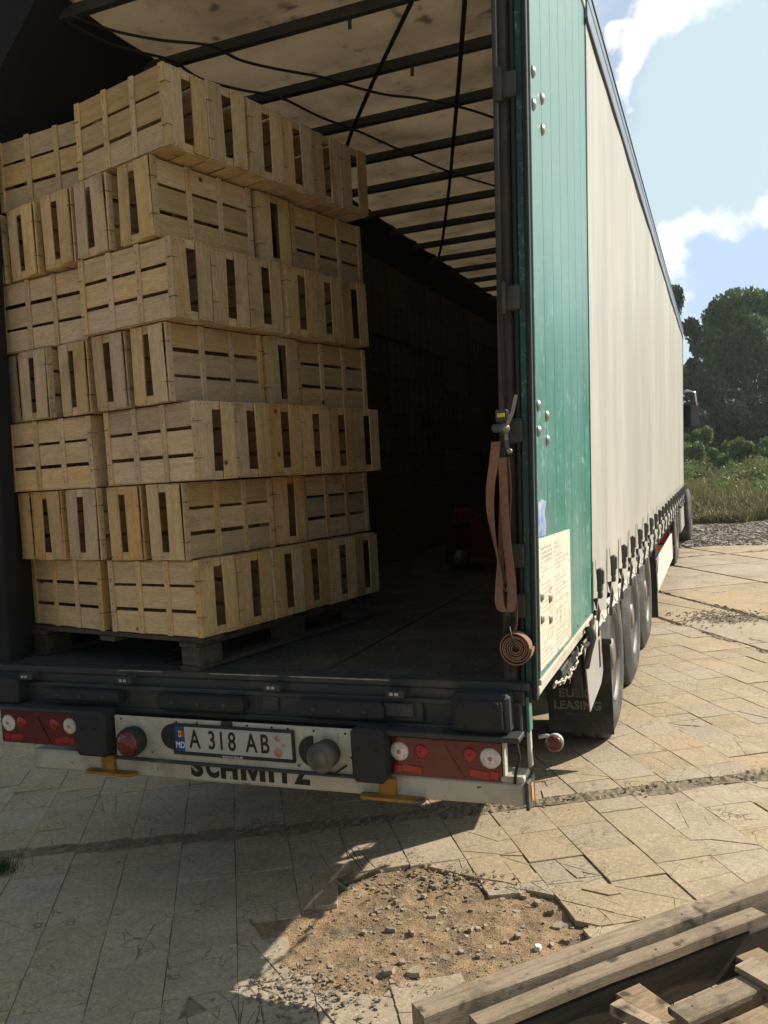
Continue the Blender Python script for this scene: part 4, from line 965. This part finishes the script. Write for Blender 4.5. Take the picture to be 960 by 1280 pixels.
# roll
c = up(645, 810, -.075); rl = MB(); turns = 6; npt = turns*22; P = []; 
for i in range(npt+1):
    a = i/22*2*math.pi; r0 = .010+.0078*i/22+.0016*math.sin(a*.37+1)*i/npt+.0012*math.sin(a*2.3)*i/npt; P.append((c.x+math.cos(a)*r0, c.y+.012, c.z+math.sin(a)*r0))
rl.ribbon(P, Vector((0, .05, 0)), .0042); rl.build('rolled_webbing', 'strap', t)
MB().lathe((c.x, c.y+.03, c.z), (0, -1, 0), [(0, .009), (.044, .009)], 12).build('roll_core', 'ink_black', t)
MB().tube([up(634, 770, -.075), up(639, 795, -.11), up(645, 812, -.12)], .0035, 6).build('tie_cord', 'ink_black', t)
# ratchet
rt = MB(); h0, h1 = up(632, 536, -.095), up(645, 494, -.11)
rt.ribbon([h1, h1.lerp(h0, .5)+Vector((.006, 0, 0)), h0, up(633, 552, -.09)], Vector((.004, -.012, .003)), .012).build('ratchet_handle', 'zinc', t)
MB().lathe(up(631, 536, -.10), (0, -1, 0), [(0, .018), (.008, .018), (.01, .009), (.014, .009)], 16).build('ratchet_axle', 'zinc', t)
MB().box(up(628, 520, -.085), (.045, .03, .045), .006).box(up(626, 535, -.085), (.06, .035, .028), .008).build('ratchet_body', 'buckle', t)
MB().box(up(626, 519, -.105), (.026, .004, .014), .001).build('label_tab', 'flag_yellow', t)
MB().lathe(up(620, 535, -.085), (1, 0, 0), [(-.0, .013), (.028, .013)], 12).build('webbing_spool', 'strap', t)
MB().ribbon([up(633, 545, -.09), up(634, 560, -.09), up(637, 566, -.09)], Vector((.004, -.012, 0)), .014).build('ratchet_frame', 'buckle', t)
MB().lathe(up(637, 564, -.10), (0, -1, 0), [(0, .010), (.006, .010), (.01, .005)], 14).build('ratchet_pin', 'zinc', t)
MB().tube([up(632, 712), up(634, 720), up(635, 733), up(632, 739), up(629, 733)], .0035, 6).build('hook', 'zinc', t)

# ------------------------------------------------------------------ tractor unit in front
tr = thing('truck_tractor', 'dark truck tractor coupled in front of the cream trailer', 'truck')
MB().box((0, 15.3, 2.2), (2.44, 2.0, 2.6), .12).build('cab', 'cab_dark', tr)
MB().box((0, 16.33, 2.5), (2.2, .03, .9), .01).build('windscreen', 'glass', tr)
MB().box((0, 13.4, .85), (.9, 5.6, .25), .02).build('frame', 'steel_black', tr)
MB().box((0, 15.2, .8), (2.4, .9, .5), .05).build('step', 'cab_dark', tr)
MB().box((1.2, 13.7, .60), (.10, 1.5, .5), .03).build('side_tank', 'plate_grey', tr)
for s in (1, -1):
    m = MB().tube([(s*1.2, 16.0, 3.02), (s*1.36, 16.05, 3.08), (s*1.50, 16.05, 3.02), (s*1.53, 16.05, 2.75)], .028, 8).build('mirror_arm', 'chrome', tr)
    MB().box((s*1.42, 16.1, 2.55), (.30, .10, .52), .04).build('mirror_head', 'cab_dark', m)
    MB().box((s*1.42, 16.045, 2.55), (.25, .01, .46), .003).build('mirror_glass', 'glass', m)
    MB().box((s*1.05, 11.25, .95), (.6, 1.15, .03), .01).build('mudguard', 'rubber', tr)
    lm = MB().box((s*1.02, 10.66, .43), (.42, .05, .62), .01).build('rear_lamp_board', 'rubber', tr)
    MB().box((s*1.08, 10.63, .50), (.28, .015, .17), .004).build('red_lens', 'lens_red_bright', lm)
    MB().box((s*1.08, 10.63, .32), (.28, .015, .12), .004).build('orange_lens', 'lens_orange', lm)
    MB().box((s*1.245, 10.68, .42), (.03, .06, .66), .006).build('alu_edge', 'alu', lm)
for y in (11.35, 15.2):
    for s in (1, -1):
        w_ = bpy.data.objects.new('wheel', TY); COL.objects.link(w_); w_.parent = tr; w_.location = (s*(1.06 if y < 12 else 1.17), y, .515)
        if s < 0: w_.rotation_euler = (0, 0, math.pi)
        obj('rim', RM, w_); obj('wheel_nuts', NB, w_)

# ------------------------------------------------------------------ crates
CLn, CDp, CHt = .56, .214, .3165           # length x, depth y, height z when lying on its long side
def crate_variant(rr):
    j = lambda a=.002: rr.uniform(-a, a); out = []
    bx_ = [(.0, .030), (.177, .206), (.353, .380), (.530, .560)]
    for i, (a, b) in enumerate(bx_):
        m = MB().box(((a+b)/2+j(), .0035, CHt/2+j()), (b-a, .007, CHt-.002), .001, jit=.0006); out.append(('batten', m.mesh('batten', 'crate_z')))
    hs = .0925
    for i in range(3):
        zc = .052+i*.106+j(.0015); th = hs+rr.uniform(-.002, .001)
        rot = Matrix.Rotation(j(.005), 3, 'Y')
        m = MB().box((.28, .0092, zc), (.554, .004, th), .0008, rot, jit=.0008); out.append(('slat', m.mesh('slat', 'crate_x')))
    for (x, sgn) in ((.006, 1), (.554, -1)):      # the two short ends
        pa, pb = ((.0, 'near'), (.1, 'far'))
        if sgn > 0: near_y, far_y, np_, fp_ = (.048, .160, -.0075, .0), (0,), 0, 0
        # corner rails (triangular posts across the end, top and bottom)
        for zc, sg in ((.012, 1), (CHt-.012, -1)):
            m = MB().prism([(x+sgn*.000, .030, zc-sg*.012), (x+sgn*.000, .030, zc+sg*.022), (x+sgn*.026, .030, zc-sg*.012)], (0, CDp-.036, 0)); out.append(('rail', m.mesh('rail', 'crate_y')))
        proud = -sgn*.0095; flat_ = -sgn*.002
        if sgn > 0: A, B = (.052, .078, proud), (.176, .066, flat_)      # proud board by the slatted face
        else: A, B = (.047, .080, flat_), (.172, .074, proud)
        for (yc, wd, px) in (A, B):
            rot = Matrix.Rotation(j(.030), 3, 'X')@Matrix.Rotation(j(.010), 3, 'Y')
            m = MB().box((x+px, yc+j(), CHt/2+j()), (.006, wd+j(.004), CHt-.006+j(.004)), .001, rot, jit=.0012); out.append(('end_board', m.mesh('end_board', 'crate_z')))
    for z in (.0035, CHt-.0035):
        for (yc, wd) in ((.058, .090), (.164, .088)):
            m = MB().box((.28, yc+j(), z), (.546, wd, .006), .001, jit=.0008); out.append(('side_board', m.mesh('side_board', 'crate_x')))
    wz = MB()
    for z in (.082, .236):
        zz = z+j(.006)
        for xx, s in ((-.0005, 1), (.5605, -1)):
            k = rr.uniform(-.004, .004)
            wz.box((xx+s*.010, -.0012, zz+k), (.030, .0016, .0018)); wz.box((xx-s*.006, .010, zz+k), (.0016, .028, .0018)); wz.box((xx-s*.004, .010+.09, zz+k), (.0016, .03, .0018))
    for z in (.012, CHt-.012):
        for y in (.03, .05, .07, .145, .17, .20):
            for xx in (-.0050 if y < .1 else .0005, .5605 if y < .1 else .568):
                wz.box((xx, y+j(), z+j()), (.0014, .006, .0022), 0, Matrix.Rotation(.6, 3, 'X'))
    for xx in (.015, .192, .366, .545):
        for z in (.03, .075, .13, .18, .235, .29): wz.box((xx+j(.004), -.0006, z+j(.01)), (.0018, .0014, .007))
    out.append(('binding_wire', wz.mesh('binding_wire', 'wire')))
    return out
CV = [crate_variant(random.Random(100+i)) for i in range(5)]
PR = []
for v in CV:
    r0 = bpy.data.objects.new('wooden_crate', None); kids = []
    for (nm, me) in v: kids.append(bpy.data.objects.new(nm, me))
    PR.append((r0, kids))
nvar = 0
def crate(P, rz, label, tilt=None, group='wooden crates stacked on the pallet'):
    global nvar
    tilt = (cr.uniform(-.006, .006), cr.uniform(-.004, .004))
    r0, kids = PR[(nvar*3+nvar//4) % 5]; nvar += 1
    r = r0.copy(); COL.objects.link(r); r.location = P; r.rotation_euler = (tilt[0], tilt[1], rz); r['label'] = label; r['category'] = 'crate'; r['group'] = group
    r.empty_display_size = .05
    q = cr.random(); w_ = cr.uniform(.86, 1.0)
    tc_ = (w_, w_*(.86 if q < .25 else .97), w_*(.70 if q < .25 else (.92 if q < .6 else 1.02)), 1)
    for k in kids:
        c = k.copy(); COL.objects.link(c); c.parent = r; c.color = tc_
    return r
TH = R(11.5)                                # the pallet stands turned in the trailer
U = Vector((math.cos(TH), -math.sin(TH), 0)); V = Vector((math.sin(TH), math.cos(TH), 0))
ZP = 1.112; HL = .3215
base = Vector((-.122, -.055, 0))            # near right corner of the lowest layer
lay_off = [.055, .005, .122, .008, .082, .015, .125]
lay_y = [0, -.02, -.03, -.06, -.08, -.085, -.085]
lay_rot = [0, .5, -.4, -1.2, -.8, -1.6, -2.0]
ln = ['lowest layer', 'second layer up', 'third layer up', 'middle layer', 'third layer down', 'second layer down', 'top layer']
odn = ['nearest the corner', 'second from the corner', 'third from the corner', 'fourth from the corner', 'fifth from the corner', 'farthest from the corner']
evn = ['standing at the near corner', 'second from the near corner', 'third from the near corner', 'second from the left', 'at the far left']
cr = random.Random(77)
for L_ in range(7):
    th = TH-R(lay_rot[L_]); u = Vector((math.cos(th), -math.sin(th), 0)); v = Vector((math.sin(th), math.cos(th), 0))
    z = ZP+HL*L_
    o = base+Vector((0, lay_y[L_], z))+u*lay_off[L_]
    jt = lambda a=.006: cr.uniform(-a, a)
    if L_ % 2 == 0:
        sp = [.220, 0, .213, 0, .224, 0, .219][L_]
        for k in range(6):
            crate(o-u*(.56+jt(.012)*(k > 0))+v*(sp*k+jt(.003)), -th+jt(.018), ('crate end showing on the right side of the %s, %s' % (ln[L_], odn[k])) if k else 'crate at the near corner of the %s, slatted face and end both showing' % ln[L_])
        tw = [R(4), 0, R(-4), 0, R(-5), 0, R(-9)][L_]; gap = [.06, 0, .085, 0, .05, 0, .045][L_]; bk_ = [.0, 0, .0, 0, .06, 0, .095][L_]
        ul = Vector((math.cos(th+tw), -math.sin(th+tw), 0)); vl = Vector((math.sin(th+tw), math.cos(th+tw), 0))
        pl_ = o-u*(.56+gap)+v*bk_
        crate(pl_-ul*.56, -th-tw, 'left-hand crate with slatted face to the rear in the %s' % ln[L_])
        crate(pl_-ul*.56+vl*.23, -th-tw, 'crate behind the left-hand one in the %s' % ln[L_])
    else:
        sp = .252 if L_ < 5 else .262
        for k in range(5):
            x = u*(-k*sp+jt(.012) if k else 0)
            crate(o+x+v*(0+(jt(.012) if k else 0)), -th+math.pi/2+(jt(.03) if k else 0), 'crate standing end-on at the front of the %s, %s' % (ln[L_], evn[k]))
        e_ = {1: 0, 3: .015, 5: .04}[L_]; crate(o-u*(.56-.012)+v*(.565+e_/2), -th+jt(.01), 'crate whose end shows between slatted faces, right side of the %s' % ln[L_])
        crate(o+v*(.565+.225+e_)-u*.004, -th+math.pi/2+jt(.01), 'crate with slatted face to the right, far end of the %s' % ln[L_])
        crate(o-u*1.0+v*(.80), -th+math.pi/2, 'crate at the hidden far left corner of the %s' % ln[L_])
# pallet under the crates
pt = thing('pallet', 'worn wooden pallet carrying the stack of crates', 'pallet', (base.x, base.y, ZF+.003), -TH)
def pbx(name, c, d, mt='old_wood'): MB().box((c[0]*1.12+.02, c[1]*1.08, c[2]), (d[0]*(1.12 if d[0] > .5 else 1), d[1]*(1.08 if d[1] > .5 else 1), d[2]), .003, jit=.002).build(name, mt, pt)
for k in range(6): pbx('deck_board', (-.51, .07+.212*k, .131), (1.04, .13, .02), 'old_wood')
for x in (-.06, -.51, -.96): pbx('stringer_board', (x, .6, .110), (.10, 1.2, .02))
for x in (-.06, -.51, -.96):
    for y in ((.6, 1.125) if x == -.51 else (.075, .6, 1.125)): pbx('block', (x, y, .060), (.10, .14, .078))
    if x != -.51: pbx('base_board', (x, .6, .011), (.10, 1.2, .02))

# cargo deeper in the trailer: crates along the far left wall and across the end
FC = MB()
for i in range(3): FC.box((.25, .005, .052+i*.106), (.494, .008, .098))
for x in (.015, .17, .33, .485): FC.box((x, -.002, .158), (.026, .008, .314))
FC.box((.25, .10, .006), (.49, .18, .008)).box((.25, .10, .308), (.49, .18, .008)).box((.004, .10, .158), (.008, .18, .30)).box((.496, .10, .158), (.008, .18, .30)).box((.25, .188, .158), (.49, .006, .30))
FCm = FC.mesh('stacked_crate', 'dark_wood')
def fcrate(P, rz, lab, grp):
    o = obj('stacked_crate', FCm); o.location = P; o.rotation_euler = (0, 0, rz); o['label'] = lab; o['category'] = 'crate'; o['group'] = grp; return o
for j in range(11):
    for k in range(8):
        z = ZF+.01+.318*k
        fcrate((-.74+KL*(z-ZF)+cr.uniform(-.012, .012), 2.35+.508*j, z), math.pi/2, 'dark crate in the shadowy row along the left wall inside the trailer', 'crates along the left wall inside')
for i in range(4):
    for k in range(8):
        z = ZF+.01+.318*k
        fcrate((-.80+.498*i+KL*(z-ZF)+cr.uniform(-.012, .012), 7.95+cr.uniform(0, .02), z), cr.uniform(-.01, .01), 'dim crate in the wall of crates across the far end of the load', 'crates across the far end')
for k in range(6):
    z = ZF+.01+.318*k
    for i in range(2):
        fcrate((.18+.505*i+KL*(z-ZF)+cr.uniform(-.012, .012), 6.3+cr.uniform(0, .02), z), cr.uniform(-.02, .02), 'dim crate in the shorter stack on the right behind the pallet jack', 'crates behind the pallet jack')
# pallet jack
pj = thing('pallet_jack', 'red pallet jack parked in the dark on the trailer floor', 'pallet jack', (.02, 3.35, ZF+.006), R(-58))
for s in (-.2, .2):
    MB().box((s, .75, .075), (.16, 1.1, .045), .01).build('fork', 'red_paint', pj)
    MB().lathe((s-.03, 1.2, .035), (1, 0, 0), [(0, .035), (.06, .035)], 14).build('fork_roller', 'rubber', pj)
MB().prism([(-.25, .20, .06), (-.25, .02, .10), (-.25, .02, .36), (-.25, .12, .42)], (.5, 0, 0)).build('front_frame', 'red_paint', pj)
MB().box((0, .02, .40), (.16, .14, .12), .02).build('pump_head', 'red_paint', pj)
MB().tube([(0, -.02, .35), (0, -.12, .8), (0, -.20, 1.05)], .016, 8).build('tiller', 'rubber', pj)
MB().tube([(-.09, -.22, 1.2), (-.13, -.21, 1.1), (0, -.20, 1.04), (.13, -.21, 1.1), (.09, -.22, 1.2), (-.09, -.22, 1.2)], .013, 8).build('handle', 'rubber', pj)
for s in (-.07, .03):
    wq = MB().lathe((s, -.03, .09), (1, 0, 0), [(0, .085), (.005, .09), (.045, .09), (.05, .085)], 24).build('steer_wheel', 'rubber', pj)
    MB().lathe((s-.003, -.03, .09), (1, 0, 0), [(0, .055), (.056, .055)], 16).build('hub', 'zinc', wq)

# ------------------------------------------------------------------ lumber at the lower right
A_ = Vector((.682, .731, 0)); B_ = Vector((.731, -.682, 0)); O_ = Vector((1.01, -.74, 0))
lp = thing('lumber_frame', 'weathered timber pallet frame lying at the lower right corner', 'timber frame', (O_.x, O_.y, 0), math.atan2(A_.y, A_.x))
def warped(name, a0, a1, b0, b1, z0, z1, mt='lumber', bend=0, seed=0, wz_=.0, broken=False, mats_obj=None):
    mb = MB(); n_ = max(3, int(abs(a1-a0)/.05)); rr = random.Random(seed); vs = []
    for i in range(n_+1):
        f = i/n_; a = a0+(a1-a0)*f; dz = wz_*f+.003*noise.noise(Vector((a*3, seed, 0))); db = bend*math.sin(f*math.pi)+.003*noise.noise(Vector((a*4, 0, seed)))
        e = .0035
        e2 = (rr.uniform(0, .03) if broken and i == n_ else 0)
        ring = [(b0+e, z0), (b1-e, z0), (b1, z0+e), (b1, z1-e), (b1-e, z1), (b0+e, z1), (b0, z1-e), (b0, z0+e)]
        for (bb_, zz) in ring: vs.append((a+(rr.uniform(-.04, .02) if broken and i == n_ else 0), -(bb_+db), zz+dz))
    fs = []
    for i in range(n_):
        for k in range(8): fs.append((i*8+k, i*8+(k+1) % 8, i*8+8+(k+1) % 8, i*8+8+k))
    fs.append(tuple(range(8))[::-1]); fs.append(tuple(n_*8+k for k in range(8)))
    mb.add(vs, fs); return mb.build(name, mt, lp)
warped('timber_beam', 0, 1.95, 0, .078, .085, .20, seed=1, bend=.004)
warped('timber_beam', .125, 1.25, .112, .172, .148, .185, seed=2, bend=-.006, broken=True)
warped('timber_beam', .06, 2.0, .098, .155, .0, .128, 'old_wood', seed=9)
warped('timber_beam', .10, 2.0, .30, .345, .0, .095, seed=3)
warped('deck_plank', .64, 2.0, .355, .435, .150, .172, seed=4)
warped('deck_plank', .66, 2.0, .465, .56, .135, .157, seed=5)
warped('deck_plank', .5, 2.0, .60, .69, .14, .162, seed=6)
def cross(name, a, wd, b0, b1, z0, z1, ang=0, mt='lumber'):
    m = MB().box((0, 0, 0), (wd, b1-b0, z1-z0), .003, jit=.002); o = m.build(name, mt, lp); o.location = (a, -(b0+b1)/2, (z0+z1)/2); o.rotation_euler = (0, 0, ang); return o
cross('cross_board', .66, .10, .17, .80, .100, .122, .02)
cross('cross_board', 1.18, .11, .0, .80, .045, .068, .0)
cross('cross_board', .12, .09, .0, .7, .028, .050, 0)
cross('cross_board', 1.62, .10, .0, .80, .10, .122, 0)
cross('cross_board', .98, .08, .33, .85, .172, .190, .05)
bo = MB().box((0, 0, 0), (.055, .30, .03), .003, jit=.003).build('broken_board', 'lumber', lp); bo.location = (.56, -.42, .165); bo.rotation_euler = (.05, .15, R(18))
for a_, b_, z_ in ((.70, .39, .172), (.64, .50, .157), (.22, .04, .20), (.62, .05, .20), (1.0, .05, .20), (.4, .14, .185), (.8, .14, .185)):
    MB().lathe((a_, -b_, z_-.001), (0, 0, 1), [(0, .0035), (.002, .003)], 8).build('nail_head', 'wire', lp)
mb = MB()
for i in range(12):
    q = Vector((O_.x-.02, O_.y+.0, 0)); mb.tube([(-.01+rr.uniform(-.01, .02), .005+i*.0+rr.uniform(-.03, .03), .01), (-.04+rr.uniform(-.02, .02), .02+rr.uniform(-.03, .03), .02)], .0012, 4)
mb.build('splinters', 'lumber', lp)

# thin air between the camera and the trees
hz = MB().box((0, 180, 7.5), (500, 500, 18)).mesh('haze', 'ink_black')
mh = bpy.data.materials.new('haze_air'); mh.use_nodes = True; t_ = mh.node_tree; t_.nodes.clear()
pv = N(t_, 'ShaderNodeVolumePrincipled', Density=.0006); pv.inputs['Color'].default_value = (.9, .95, 1, 1); pv.inputs['Anisotropy'].default_value = .3
oo = N(t_, 'ShaderNodeOutputMaterial'); L(t_, pv.outputs[0], oo.inputs['Volume'])
hz.materials.clear(); hz.materials.append(mh); obj('haze', hz, kind='stuff', label='thin summer haze in the air over the yard')

lt_ = MB(); rl_ = random.Random(9)
for i in range(70):
    x, y = rl_.uniform(-.9, 1.15), rl_.uniform(.02, 3.2) if rl_.random() < .7 else rl_.uniform(.02, .5)
    a = rl_.uniform(0, 3.1); lt_.box((x, y, ZF+.0025), (rl_.uniform(.006, .035), rl_.uniform(.002, .006), .003), 0, Matrix.Rotation(a, 3, 'Z'))
lt_.build('wood_litter', 'old_wood', kind='stuff', label='splinters and wood crumbs littering the trailer floor', category='litter')
